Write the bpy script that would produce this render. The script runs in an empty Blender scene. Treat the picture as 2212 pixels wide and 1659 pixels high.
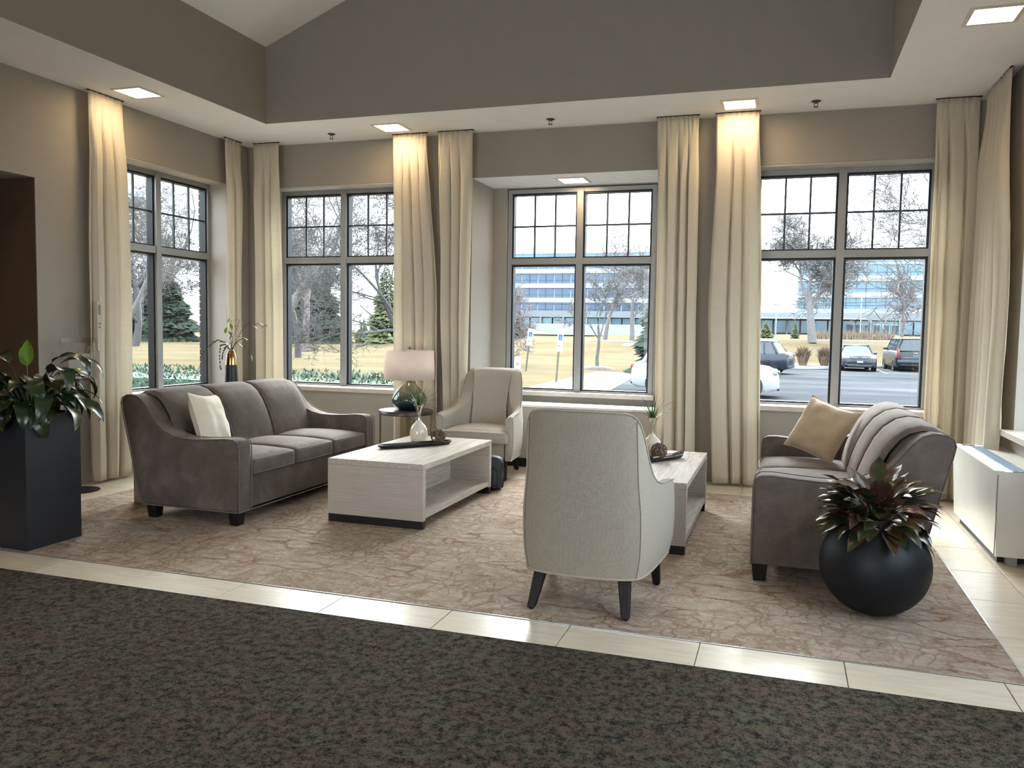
import bpy, bmesh, math, random
from mathutils import Vector, Matrix, Quaternion, noise
R = math.radians
PI = math.pi
C = bpy.context.scene.collection
SC = bpy.context.scene

# ------------------------------------------------------------------ camera, sky, light, exposure
cam = bpy.data.cameras.new('camera'); camo = bpy.data.objects.new('camera', cam); C.objects.link(camo)
cam.sensor_fit = 'HORIZONTAL'; cam.sensor_width = 36.0
cam.lens = 1770.5712 / 2212 * 36.0
cam.clip_start = 0.05; cam.clip_end = 2000
YAW, PITCH, ROLL = 0.3198, -0.067, -0.0157
camo.matrix_world = (Matrix.Translation((0, 0, 1.5)) @ Matrix.Rotation(YAW, 4, 'Z') @ Matrix.Rotation(PITCH, 4, 'X')
                     @ Matrix.Rotation(ROLL, 4, 'Y') @ Matrix.Rotation(PI / 2, 4, 'X'))
SC.camera = camo
w = bpy.data.worlds.new('sky'); SC.world = w; w.use_nodes = True
bg = w.node_tree.nodes['Background']
SKY = 6.5
tcw = w.node_tree.nodes.new('ShaderNodeTexCoord'); sxw = w.node_tree.nodes.new('ShaderNodeSeparateXYZ')
crw = w.node_tree.nodes.new('ShaderNodeValToRGB')
crw.color_ramp.elements[0].position = 0.0; crw.color_ramp.elements[0].color = (.84, .92, 1, 1)
crw.color_ramp.elements[1].position = 0.8; crw.color_ramp.elements[1].color = (.74, .85, 1, 1)
w.node_tree.links.new(tcw.outputs['Generated'], sxw.inputs[0]); w.node_tree.links.new(sxw.outputs['Z'], crw.inputs[0])
w.node_tree.links.new(crw.outputs[0], bg.inputs[0])
bg.inputs[1].default_value = SKY
sun = bpy.data.lights.new('sun', 'SUN'); sun.energy = 16.0; sun.angle = R(48); sun.color = (1, .98, .95)
so = bpy.data.objects.new('sun', sun); C.objects.link(so); so.rotation_mode = 'QUATERNION'; so.rotation_quaternion = Vector((-.28, 1, .88)).to_track_quat('Z', 'Y')   # hazy sun behind thin cloud, above the parking lot
# unseen fill lights added behind the camera: warm overhead, cool upright
for nm, loc, sz, en, col in (('lobby_fill_warm', (-2.2, -1.6, 3.3), 2.4, 40, (1, .88, .74)),
                             ('lobby_fill_cool', (-2.2, -4.3, 1.7), 3.0, 92, (.90, .94, 1))):
    L = bpy.data.lights.new(nm, 'AREA'); L.shape = 'SQUARE'; L.size = sz; L.energy = en; L.color = col
    lo = bpy.data.objects.new(nm, L); C.objects.link(lo); lo.location = loc
    if nm == 'lobby_fill_cool': lo.rotation_euler = (R(80), 0, 0); L.spread = R(115)
SC.view_settings.view_transform = 'Standard'; SC.view_settings.look = 'None'
SC.view_settings.gamma = 1.0; SC.view_settings.use_curve_mapping = False
SC.view_settings.exposure = 0.40
SC.render.film_transparent = False
try:
    SC.cycles.max_bounces = 9; SC.cycles.diffuse_bounces = 5; SC.cycles.glossy_bounces = 3
    SC.cycles.transmission_bounces = 5; SC.cycles.transparent_max_bounces = 16
    SC.cycles.filter_width = 1.0
    SC.cycles.use_denoising = True; SC.cycles.sample_clamp_indirect = 8
    SC.cycles.caustics_reflective = False; SC.cycles.caustics_refractive = False
except Exception: pass

# ------------------------------------------------------------------ materials
def sl(c):
    return tuple(((v / 255) / 12.92 if v / 255 <= .04045 else ((v / 255 + .055) / 1.055) ** 2.4) for v in c)
class N:
    def __init__(s, name):
        s.m = bpy.data.materials.new(name); s.m.use_nodes = True; s.t = s.m.node_tree
        s.b = s.t.nodes['Principled BSDF']; s.o = s.t.nodes['Material Output']
        s._tc = None
    def n(s, kind, **kw):
        x = s.t.nodes.new(kind)
        for k, v in kw.items():
            if k.startswith('i_'): x.inputs[k[2:].replace('_', ' ')].default_value = v
            else: setattr(x, k, v)
        return x
    def l(s, a, b): s.t.links.new(a, b)
    def co(s, scale=(1, 1, 1), kind='Object', rot=(0, 0, 0)):
        if s._tc is None: s._tc = s.n('ShaderNodeTexCoord')
        mp = s.n('ShaderNodeMapping'); mp.inputs['Scale'].default_value = scale; mp.inputs['Rotation'].default_value = rot
        s.l(s._tc.outputs[kind], mp.inputs[0]); return mp.outputs[0]
    def noise(s, vec, scale, detail=3, rough=.5, dist=0):
        x = s.n('ShaderNodeTexNoise'); x.inputs['Scale'].default_value = scale; x.inputs['Detail'].default_value = detail
        x.inputs['Roughness'].default_value = rough; x.inputs['Distortion'].default_value = dist
        s.l(vec, x.inputs['Vector']); return x.outputs[0]
    def ramp(s, f, stops, interp='LINEAR'):
        x = s.n('ShaderNodeValToRGB'); cr = x.color_ramp; cr.interpolation = interp
        while len(cr.elements) < len(stops): cr.elements.new(.5)
        for e, (p, c) in zip(cr.elements, stops): e.position = p; e.color = (*c, 1) if len(c) == 3 else c
        s.l(f, x.inputs[0]); return x.outputs[0]
    def math(s, op, a, b=None, c=None):
        x = s.n('ShaderNodeMath', operation=op)
        for i, v in enumerate((a, b, c)):
            if v is None: continue
            if isinstance(v, (int, float)): x.inputs[i].default_value = v
            else: s.l(v, x.inputs[i])
        return x.outputs[0]
    def mix(s, f, a, b, bt='MIX'):
        x = s.n('ShaderNodeMix', data_type='RGBA', blend_type=bt)
        for i, v in ((0, f), (6, a), (7, b)):
            if isinstance(v, (int, float)): x.inputs[i].default_value = v
            elif isinstance(v, tuple): x.inputs[i].default_value = (*v, 1)
            else: s.l(v, x.inputs[i])
        return x.outputs[2]
    def bump(s, h, strength=.3, dist=.01):
        x = s.n('ShaderNodeBump'); x.inputs['Strength'].default_value = strength; x.inputs['Distance'].default_value = dist
        s.l(h, x.inputs['Height']); s.l(x.outputs[0], s.b.inputs['Normal'])
    def col(s, v):
        if isinstance(v, tuple): s.b.inputs['Base Color'].default_value = (*v, 1)
        else: s.l(v, s.b.inputs['Base Color'])
    def set(s, rough=.5, metal=0, spec=.5, sheen=0, coat=0):
        s.b.inputs['Roughness'].default_value = rough; s.b.inputs['Metallic'].default_value = metal
        s.b.inputs['Specular IOR Level'].default_value = spec; s.b.inputs['Sheen Weight'].default_value = sheen
        s.b.inputs['Coat Weight'].default_value = coat
        return s
def plain(name, rgb, rough=.5, metal=0, spec=.5, var=.08, scale=6, bump=0, bscale=80, sheen=0, coat=0, stretch=(1, 1, 1)):
    k = N(name).set(rough, metal, spec, sheen, coat); c = sl(rgb)
    f = k.noise(k.co(stretch), scale, 4)
    k.col(k.ramp(f, [(.3, tuple(v * (1 - var) for v in c)), (.7, tuple(min(1, v * (1 + var)) for v in c))]))
    if bump: k.bump(k.noise(k.co(stretch), bscale, 2), bump, .004)
    return k.m
M = {}
WALL = (153, 147, 138)
M['wall'] = plain('wall_paint', WALL, .75, var=.02, bump=.08, bscale=220)
M['reveal'] = plain('reveal_paint', (172, 166, 156), .7, var=.02)
M['ceiling'] = plain('ceiling_paint', (234, 234, 232), .85, var=.015, bump=.05, bscale=200)
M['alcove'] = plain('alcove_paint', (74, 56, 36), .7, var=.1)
M['black'] = plain('black_trim', (14, 15, 18), .45, var=.1)
M['frame'] = plain('window_aluminium', (150, 150, 149), .42, .3, var=.04)
M['gasket'] = plain('black_gasket', (12, 15, 20), .5)
M['muntin'] = plain('muntin_grille', (66, 72, 76), .5, .2)
M['sill'] = plain('stone_sill', (196, 186, 176), .35, var=.06, scale=14)
M['white_paint'] = plain('enamel_unit', (232, 232, 226), .28, var=.03, coat=.3)
M['grille'] = plain('unit_grille', (150, 168, 184), .35, .4)
M['grout'] = plain('grout', (150, 138, 120), .9)
M['lightframe'] = plain('light_frame', (206, 200, 190), .5)
M['chrome'] = plain('chrome', (225, 222, 215), .12, 1.0, var=.02)
M['strip'] = plain('metal_edge_strip', (200, 205, 208), .25, .9)
M['wood_dark'] = plain('espresso_wood', (24, 18, 18), .5, 0, .25, var=.25, scale=3, stretch=(12, 12, 1))
M['matte_black'] = plain('matte_black_planter', (30, 33, 38), .42, var=.08, scale=3)
M['pot_black'] = plain('round_pot_black', (19, 22, 26), .5, 0, .3, var=.12, scale=5, bump=.06, bscale=60)
M['table_top'] = plain('side_table_top', (64, 56, 56), .35, var=.15, scale=4, stretch=(1, 10, 1))
M['brass'] = plain('antique_brass', (104, 92, 62), .4, .8, var=.08)
M['brass_dark'] = plain('dark_bronze', (62, 54, 40), .4, .8)
M['gold'] = plain('gold_glaze', (186, 152, 100), .18, 1.0, var=.1)
M['vase_black'] = plain('vase_black', (28, 29, 34), .4)
M['ceramic'] = plain('cream_ceramic', (226, 218, 200), .16, var=.06, scale=18, coat=.5)
M['pearl'] = plain('pearl_neck', (206, 198, 176), .14, .55, var=.05)
M['silver'] = plain('silver_neck', (214, 208, 200), .12, .9, var=.05)
M['tray'] = plain('black_tray', (30, 28, 32), .35, var=.3, scale=22, bump=.5, bscale=60)
M['rattan'] = plain('rattan', (98, 76, 60), .55, var=.25, scale=40)
M['twig'] = plain('twig', (120, 92, 64), .7)
M['soil'] = plain('soil', (36, 26, 20), .95, var=.4, scale=60, bump=.6)
M['paper'] = plain('paper', (178, 171, 160), .8, var=.02)
M['ink'] = plain('grey_print', (120, 114, 108), .8)
M['outlet'] = plain('outlet_plate', (196, 186, 168), .4)
M['nylon'] = plain('black_nylon', (34, 38, 46), .55, var=.15, bump=.2)
M['pillow_white'] = plain('ivory_cotton', (218, 210, 190), .85, var=.04, bump=.15, bscale=160, sheen=.2)
M['pillow_tan'] = plain('sand_velvet', (172, 152, 120), .7, var=.1, scale=9, bump=.15, bscale=90, sheen=.5)
M['tag'] = plain('sprinkler_metal', (92, 84, 76), .4, .6)
M['oakpanel'] = plain('alcove_wood', (150, 102, 50), .5, var=.2, stretch=(1, 8, 8))

def fabric_velvet():
    k = N('taupe_velvet').set(.8, 0, .2, .35)
    v = k.co(); n1 = k.noise(v, 5, 4, .6, .4); n2 = k.noise(k.co((3, 3, 14)), 9, 3, .6)
    f = k.math('ADD', k.math('MULTIPLY', n1, .8), k.math('MULTIPLY', n2, .2))
    k.col(k.ramp(f, [(.36, sl((86, 77, 71))), (.52, sl((96, 87, 82))), (.66, sl((112, 102, 96)))]))
    k.b.inputs['Sheen Roughness'].default_value = .35; k.b.inputs['Sheen Tint'].default_value = (*sl((205, 190, 180)), 1)
    k.bump(k.noise(v, 220, 2), .12, .002); return k.m
M['velvet'] = fabric_velvet()
M['velvet_pipe'] = plain('velvet_piping', (96, 86, 80), .8, sheen=.3)
def herringbone():
    k = N('herringbone_upholstery').set(.85, 0, .15, .15)
    uv = k.co(kind='UV'); sp = k.n('ShaderNodeSeparateXYZ'); k.l(uv, sp.inputs[0])
    tri = k.math('PINGPONG', k.math('MULTIPLY', sp.outputs[0], 1.0), .011)
    ph = k.math('ADD', k.math('MULTIPLY', sp.outputs[1], 135.0), k.math('MULTIPLY', tri, 150.0))
    s = k.math('FRACT', ph)
    wv = k.ramp(s, [(.0, (0, 0, 0)), (.28, (0, 0, 0)), (.42, (1, 1, 1)), (.85, (1, 1, 1)), (1, (0, 0, 0))])
    k.col(k.mix(wv, sl((84, 76, 66)), sl((190, 184, 170))))
    k.bump(wv, .25, .002); return k.m
M['herringbone'] = herringbone()
def chair_cloth():
    k = N('oatmeal_weave').set(.88, 0, .1, .15)
    a = k.noise(k.co((60, 60, 320)), 1.5, 2); b = k.noise(k.co((320, 320, 60)), 1.2, 2)
    f = k.math('ADD', k.math('MULTIPLY', a, .5), k.math('MULTIPLY', b, .5))
    k.col(k.ramp(f, [(.35, sl((158, 151, 139))), (.65, sl((178, 171, 159)))])); k.bump(f, .2, .002); return k.m
M['oatmeal'] = chair_cloth()
M['oat_dark'] = plain('oatmeal_seam', (120, 112, 100), .9)
def linen():
    k = N('linen_curtain')
    f = k.noise(k.co((1, 1, 60)), 6, 3); f2 = k.noise(k.co((120, 120, 2)), 3, 2)
    ff = k.math('ADD', k.math('MULTIPLY', f, .6), k.math('MULTIPLY', f2, .4))
    c = k.ramp(ff, [(.35, sl((222, 215, 199))), (.65, sl((231, 224, 208)))])
    d = k.n('ShaderNodeBsdfDiffuse'); t = k.n('ShaderNodeBsdfTranslucent'); mx = k.n('ShaderNodeMixShader')
    mx.inputs[0].default_value = .38
    k.l(c, d.inputs[0]); k.l(c, t.inputs[0]); k.l(d.outputs[0], mx.inputs[1]); k.l(t.outputs[0], mx.inputs[2])
    bp = k.n('ShaderNodeBump'); bp.inputs['Strength'].default_value = .2; bp.inputs['Distance'].default_value = .003
    k.l(ff, bp.inputs['Height']); k.l(bp.outputs[0], d.inputs['Normal'])
    k.l(mx.outputs[0], k.o.inputs[0]); return k.m
M['linen'] = linen()
def glass(name, tint=(1, 1, 1), refl=.06):
    k = N(name); t = k.n('ShaderNodeBsdfTransparent'); t.inputs[0].default_value = (*tint, 1)
    g = k.n('ShaderNodeBsdfGlossy'); g.inputs['Roughness'].default_value = .02
    fr = k.n('ShaderNodeFresnel'); fr.inputs[0].default_value = 1.45
    gm = k.n('ShaderNodeNewGeometry'); mx = k.n('ShaderNodeMixShader')
    k.l(k.math('MULTIPLY', k.math('MULTIPLY', fr.outputs[0], refl * 14), k.math('SUBTRACT', 1.0, gm.outputs['Backfacing'])), mx.inputs[0])
    k.l(t.outputs[0], mx.inputs[1]); k.l(g.outputs[0], mx.inputs[2]); k.l(mx.outputs[0], k.o.inputs[0]); return k.m
M['glass'] = glass('window_glass', (.94, .97, .97), .05)
M['acrylic'] = glass('clear_acrylic', (.93, .94, .95), .12)
def emit(name, rgb, st):
    k = N(name); e = k.n('ShaderNodeEmission'); e.inputs[0].default_value = (*rgb, 1); e.inputs[1].default_value = st
    k.l(e.outputs[0], k.o.inputs[0]); return k.m
M['lamp'] = emit('panel_light', (1, .72, .43), 30)
M['bulb'] = emit('bulb', (1, .74, .48), 30)
def shade():
    k = N('lamp_shade_linen'); d = k.n('ShaderNodeBsdfDiffuse'); t = k.n('ShaderNodeBsdfTranslucent')
    c = k.ramp(k.noise(k.co((90, 90, 90)), 3, 2), [(.3, sl((232, 222, 214))), (.7, sl((240, 232, 226)))])
    k.l(c, d.inputs[0]); k.l(c, t.inputs[0]); mx = k.n('ShaderNodeMixShader'); mx.inputs[0].default_value = .4
    k.l(d.outputs[0], mx.inputs[1]); k.l(t.outputs[0], mx.inputs[2]); k.l(mx.outputs[0], k.o.inputs[0]); return k.m
M['shade'] = shade()
def lampglass():
    k = N('green_ombre_glass').set(.08, 0, .6, 0, .6)
    sp = k.n('ShaderNodeSeparateXYZ'); k.l(k.co(), sp.inputs[0])
    z = k.math('ADD', sp.outputs[2], k.math('MULTIPLY', k.noise(k.co(), 14, 3), .04))
    k.col(k.ramp(k.math('MULTIPLY', z, 3.2), [(.1, sl((14, 30, 36))), (.38, sl((26, 52, 56))), (.55, sl((78, 84, 62))), (.95, sl((104, 104, 82)))]))
    return k.m
M['lampglass'] = lampglass()
def bleached(name, plank=True):
    k = N(name).set(.6, 0, .3)
    st = (9, .8, 9) if plank else (1.5, 1.5, 160)
    f = k.noise(k.co(st), 4, 5, .6, .2); g = k.noise(k.co((1.2, 30, 140) if not plank else (60, 3, 60)), 2, 3)
    ff = k.math('ADD', k.math('MULTIPLY', f, .55), k.math('MULTIPLY', g, .45))
    k.col(k.ramp(ff, [(.34, sl((160, 151, 139))), (.5, sl((188, 180, 169))), (.66, sl((206, 199, 189)))]))
    k.bump(ff, .35 if not plank else .12, .004); return k.m
M['plank'] = bleached('bleached_oak'); M['sawn'] = bleached('rough_sawn_end', False)
def tile_mat():
    k = N('porcelain_tile').set(.30, 0, .5)
    f = k.noise(k.co((1.2, 8, 1), 'Object'), 3, 4, .55, .6)
    k.col(k.ramp(f, [(.35, sl((206, 195, 174))), (.65, sl((220, 210, 190)))])); return k.m
M['tile'] = tile_mat()
def taupe_carpet():
    k = N('branch_pattern_carpet').set(.95, 0, .1)
    base = k.co((1, 1, 1))
    wob = k.n('ShaderNodeTexNoise'); wob.inputs['Scale'].default_value = 4; wob.inputs['Detail'].default_value = 4; k.l(base, wob.inputs['Vector'])
    def vein(scale, rot, width, sc=(1, 1, 1), amt=.35):
        va = k.n('ShaderNodeVectorMath', operation='MULTIPLY_ADD'); k.l(wob.outputs[1], va.inputs[0])
        va.inputs[1].default_value = (amt, amt, 0); k.l(k.co(sc, rot=(0, 0, rot)), va.inputs[2])
        vo = k.n('ShaderNodeTexVoronoi', feature='DISTANCE_TO_EDGE'); vo.inputs['Scale'].default_value = scale
        k.l(va.outputs[0], vo.inputs['Vector'])
        return k.ramp(vo.outputs[0], [(0, (1, 1, 1)), (width, (.75, .75, .75)), (width * 1.9, (0, 0, 0))])
    v1 = vein(2.1, .5, .030, (1, 2.6, 1), .55); v2 = vein(4.6, -.6, .045, (2.4, 1, 1), .6); v3 = vein(9, 1.2, .07, (1, 2.0, 1), .8)
    patch = k.ramp(k.noise(base, 2.3, 4, .6), [(.38, (0, 0, 0)), (.6, (1, 1, 1))])
    pa = k.ramp(k.noise(base, 1.7, 3, .6), [(.40, (0, 0, 0)), (.56, (1, 1, 1))]); f = k.math('MAXIMUM', k.math('MULTIPLY', v1, k.math('SUBTRACT', 1.25, pa)), k.math('MULTIPLY', v2, k.math('ADD', .25, k.math('MULTIPLY', pa, .7)))); f = k.math('MAXIMUM', f, k.math('MULTIPLY', v3, k.math('MULTIPLY', patch, .8)))
    fine = k.noise(k.co((1, 1, 1)), 55, 3, .7)
    f = k.math('MULTIPLY', f, k.ramp(fine, [(.33, (.25, .25, .25)), (.55, (1, 1, 1))]))
    ground = k.ramp(k.noise(k.co((2, 5, 1), rot=(0, 0, .3)), 4, 5, .65), [(.3, sl((150, 136, 121))), (.5, sl((170, 157, 142))), (.7, sl((186, 174, 160)))])
    k.col(k.mix(k.math('MULTIPLY', f, .85), ground, sl((124, 94, 74)))); k.bump(fine, .3, .003); return k.m
M['carpet'] = taupe_carpet()
def dark_carpet():
    k = N('mottled_charcoal_carpet').set(.98, 0, .05)
    a = k.noise(k.co((1, 1, 1)), 24, 6, .8, .2); b = k.noise(k.co((1, 1, 1)), 6, 4, .65); c = k.noise(k.co((1, 1, 1)), 120, 3, .8)
    f = k.math('ADD', k.math('MULTIPLY', a, .62), k.math('MULTIPLY', c, .38))
    hue = k.mix(k.ramp(b, [(.4, (0, 0, 0)), (.6, (1, 1, 1))]), sl((94, 92, 78)), sl((98, 86, 76)))
    dk = k.ramp(f, [(.42, (1, 1, 1)), (.56, (0, 0, 0))])
    k.col(k.mix(dk, hue, sl((33, 32, 33)))); k.bump(c, .6, .006); return k.m
M['dark_carpet'] = dark_carpet()
def leafmat(name, a, b, edge=None):
    k = N(name).set(.32, 0, .5, 0, .15)
    uv = k.co(kind='UV'); sp = k.n('ShaderNodeSeparateXYZ'); k.l(uv, sp.inputs[0])
    f = k.noise(k.co((1, 1, 1)), 14, 3); c = k.ramp(f, [(.35, sl(a)), (.65, sl(b))])
    if edge:
        d = k.math('ABSOLUTE', k.math('SUBTRACT', sp.outputs[0], .5))
        e = k.ramp(k.math('ADD', d, k.math('MULTIPLY', f, .25)), [(.42, (0, 0, 0)), (.6, (1, 1, 1))]); c = k.mix(e, c, sl(edge))
    k.col(c); return k.m
M['leaf_dark'] = leafmat('dark_glossy_leaf', (22, 38, 22), (38, 56, 28)); M['leaf_light'] = leafmat('young_leaf', (70, 104, 30), (96, 130, 44))
M['leaf_olive'] = leafmat('olive_leaf', (42, 46, 22), (66, 64, 32))
M['agla_green'] = leafmat('aglaonema_green', (30, 44, 28), (54, 62, 34), (80, 46, 36)); M['agla_red'] = leafmat('aglaonema_red', (56, 54, 32), (74, 54, 36), (98, 52, 44))
M['agla_pink'] = leafmat('aglaonema_pink', (88, 52, 54), (78, 62, 44), (108, 54, 54))
M['grassblade'] = leafmat('grass_blade', (58, 88, 46), (104, 128, 76)); M['lime'] = leafmat('lime_leaf', (120, 146, 50), (152, 172, 74)); M['cedar'] = leafmat('cedar', (58, 72, 44), (86, 98, 60))
M['berry'] = plain('berry', (44, 30, 34), .5)
# outdoors
def lawn():
    k = N('dormant_lawn').set(1, 0, 0)
    f = k.noise(k.co((.35, .8, 1)), .30, 6, .6); g = k.noise(k.co((1, 1, 1)), 9, 3)
    c = k.ramp(k.math('ADD', k.math('MULTIPLY', f, .75), k.math('MULTIPLY', g, .25)), [(.32, sl((84, 73, 55))), (.5, sl((95, 85, 66))), (.68, sl((104, 95, 78)))])
    k.col(c); return k.m
M['lawn'] = lawn()
def asphalt():
    k = N('asphalt').set(1, 0, 0)
    f = k.noise(k.co((.3, .9, 1)), .45, 4, .5); k.col(k.ramp(f, [(.30, sl((58, 58, 61))), (.5, sl((67, 68, 70))), (.70, sl((82, 83, 85)))])); return k.m
M['asphalt'] = asphalt()
M['concrete'] = plain('pale_concrete', (135, 135, 133), 1, 0, 0, var=.05, scale=.6)
M['line'] = plain('white_line_paint', (140, 140, 138), 1, 0, 0)
M['mulch'] = plain('mulch', (75, 67, 66), .95, var=.3, scale=8)
M['bark'] = plain('bark', (96, 92, 90), .9, var=.2, scale=8); M['bark_dark'] = plain('dark_bark', (74, 71, 69), .9, var=.2, scale=8)
M['bark_red'] = plain('reddish_twigs', (108, 95, 95), .9, var=.2, scale=8)
M['needle'] = plain('fir_needles', (49, 59, 46), .9, var=.35, scale=2); M['needle_l'] = plain('young_fir_needles', (85, 90, 57), .9, var=.3, scale=2)
M['juniper'] = plain('hedge_leaves', (61, 77, 62), .9, var=.3, scale=5)
M['straw'] = plain('ornamental_grass', (125, 108, 89), .95, var=.2, scale=4)
M['bglass'] = plain('office_glass', (62, 78, 98), .15, .3, var=.25, scale=.12, stretch=(1, 1, .01))
M['bglass_g'] = plain('green_office_glass', (82, 102, 112), .15, .3, var=.2, scale=.2)
M['bpanel'] = plain('office_panel', (138, 150, 160), .5, var=.05); M['bstone'] = plain('office_stone', (112, 115, 117), .8, var=.06)
M['bdark'] = plain('office_dark', (50, 54, 61), .4); M['wire'] = plain('cable', (60, 60, 64), .8)
M['mortar'] = plain('mortar', (93, 86, 78), .95)
M['limestone'] = plain('limestone_band', (93, 91, 86), .9, var=.05)
M['brick'] = plain('red_brick', (82, 48, 38), .9, var=.25, scale=9)
M['tyre'] = plain('tyre', (19, 20, 22), .8); M['rim'] = plain('alloy', (109, 112, 116), .3, .8)
M['carglass'] = plain('car_glass', (24, 31, 38), .06, 0, .8); M['carglass_l'] = plain('pale_car_glass', (67, 79, 87), .08, 0, .8)
M['tail'] = plain('tail_lens', (120, 23, 30), .2, coat=.5); M['headl'] = plain('headlamp', (133, 136, 140), .1, .3)
M['plate'] = plain('number_plate', (137, 145, 156), .5); M['plate_b'] = plain('blue_plate', (61, 88, 122), .5)
M['blue'] = plain('sign_blue', (24, 71, 121), .6); M['signwhite'] = plain('sign_white', (162, 164, 165), .6)
def paint(n, c): return plain(n, c, .3, 0, .35, var=.02, coat=.25)
M['car_white'] = paint('white_car_paint', (161, 161, 161)); M['car_blue'] = paint('navy_car_paint', (30, 37, 50)); M['car_dark'] = paint('graphite_car_paint', (35, 39, 50))
M['car_black'] = paint('black_car_paint', (23, 24, 29)); M['car_silver'] = paint('silver_car_paint', (109, 114, 120))

# ------------------------------------------------------------------ mesh helpers
class MB:
    """collects shapes into ONE mesh; mats is the list of materials, shapes take the index"""
    def __init__(s): s.v = []; s.f = []; s.mi = []; s.uv = None
    def add(s, vs, fs, mi=0):
        o = len(s.v); s.v += [tuple(p) for p in vs]; s.f += [tuple(i + o for i in f) for f in fs]; s.mi += [mi] * len(fs); return o
    def box(s, x0, x1, y0, y1, z0, z1, mi=0, bev=0, seg=2):
        if bev:
            bm = bmesh.new(); bmesh.ops.create_cube(bm, size=1)
            for q in bm.verts: q.co = Vector(((x0 + x1) / 2 + q.co.x * (x1 - x0), (y0 + y1) / 2 + q.co.y * (y1 - y0), (z0 + z1) / 2 + q.co.z * (z1 - z0)))
            bmesh.ops.bevel(bm, geom=bm.edges[:], offset=bev, segments=seg, affect='EDGES', profile=.5)
            s.addbm(bm, mi); return s
        s.add([(x0, y0, z0), (x1, y0, z0), (x1, y1, z0), (x0, y1, z0), (x0, y0, z1), (x1, y0, z1), (x1, y1, z1), (x0, y1, z1)],
              [(0, 3, 2, 1), (4, 5, 6, 7), (0, 1, 5, 4), (1, 2, 6, 5), (2, 3, 7, 6), (3, 0, 4, 7)], mi); return s
    def addbm(s, bm, mi=0):
        bm.verts.index_update(); s.add([q.co[:] for q in bm.verts], [[q.index for q in f.verts] for f in bm.faces], mi); bm.free()
    def prism(s, prof, a, b, axis='x', mi=0, bev=0, seg=2, place=None):
        """profile polygon (p,q) extruded a..b. axis x: (p,q)->(y,z); y: (x,z); z: (x,y)"""
        f = place or {'x': lambda t, p, q: (t, p, q), 'y': lambda t, p, q: (p, t, q), 'z': lambda t, p, q: (p, q, t)}[axis]
        bm = bmesh.new(); n = len(prof)
        A = [bm.verts.new(f(a, *p)) for p in prof]; B = [bm.verts.new(f(b, *p)) for p in prof]
        fa = bm.faces.new(A); fb = bm.faces.new(B[::-1])
        for i in range(n): bm.faces.new((A[i], B[i], B[(i + 1) % n], A[(i + 1) % n]))
        bmesh.ops.recalc_face_normals(bm, faces=bm.faces[:])
        if bev: bmesh.ops.bevel(bm, geom=list(set(fa.edges[:] + fb.edges[:])), offset=bev, segments=seg, affect='EDGES', profile=.5)
        bmesh.ops.triangulate(bm, faces=[q for q in bm.faces if len(q.verts) > 4])
        s.addbm(bm, mi); return s
    def lathe(s, prof, seg=24, c=(0, 0, 0), mi=0, cap=True, tilt=None):
        vs = []; fs = []; n = len(prof)
        for i in range(seg):
            a = 2 * PI * i / seg
            for r, z in prof: vs.append((c[0] + r * math.cos(a), c[1] + r * math.sin(a), c[2] + z))
        for i in range(seg):
            j = (i + 1) % seg
            for k in range(n - 1): fs.append((i * n + k, j * n + k, j * n + k + 1, i * n + k + 1))
        if cap:
            if prof[0][0] > 1e-4: fs.append(tuple(i * n for i in range(seg))[::-1])
            if prof[-1][0] > 1e-4: fs.append(tuple(i * n + n - 1 for i in range(seg)))
        if tilt: vs = [tuple(tilt @ Vector(p)) for p in vs]
        s.add(vs, fs, mi); return s
    def tube(s, pts, r, seg=6, mi=0, cap=True):
        pts = [Vector(p) for p in pts]; n = len(pts); rs = r if isinstance(r, (list, tuple)) else [r] * n
        vs = []; fs = []; up = None
        for i, p in enumerate(pts):
            t = (pts[min(i + 1, n - 1)] - pts[max(i - 1, 0)])
            t = t.normalized() if t.length > 1e-9 else Vector((0, 0, 1))
            if up is None: up = Vector((0, 0, 1)) if abs(t.z) < .9 else Vector((1, 0, 0))
            a = t.cross(up); a = a.normalized() if a.length > 1e-6 else Vector((1, 0, 0)); b = a.cross(t).normalized(); up = b
            for k in range(seg):
                an = 2 * PI * k / seg; vs.append(p + (a * math.cos(an) + b * math.sin(an)) * rs[i])
        for i in range(n - 1):
            for k in range(seg): fs.append((i * seg + k, i * seg + (k + 1) % seg, (i + 1) * seg + (k + 1) % seg, (i + 1) * seg + k))
        if cap: fs.append(tuple(range(seg))[::-1]); fs.append(tuple((n - 1) * seg + k for k in range(seg)))
        s.add(vs, fs, mi); return s
    def grid(s, fn, nu, nv, mi=0, closeu=False):
        vs = [fn(i / nu, j / nv) for j in range(nv + 1) for i in range(nu + 1)]
        fs = [(j * (nu + 1) + i, j * (nu + 1) + i + 1, (j + 1) * (nu + 1) + i + 1, (j + 1) * (nu + 1) + i) for j in range(nv) for i in range(nu)]
        s.add(vs, fs, mi); return s
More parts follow.
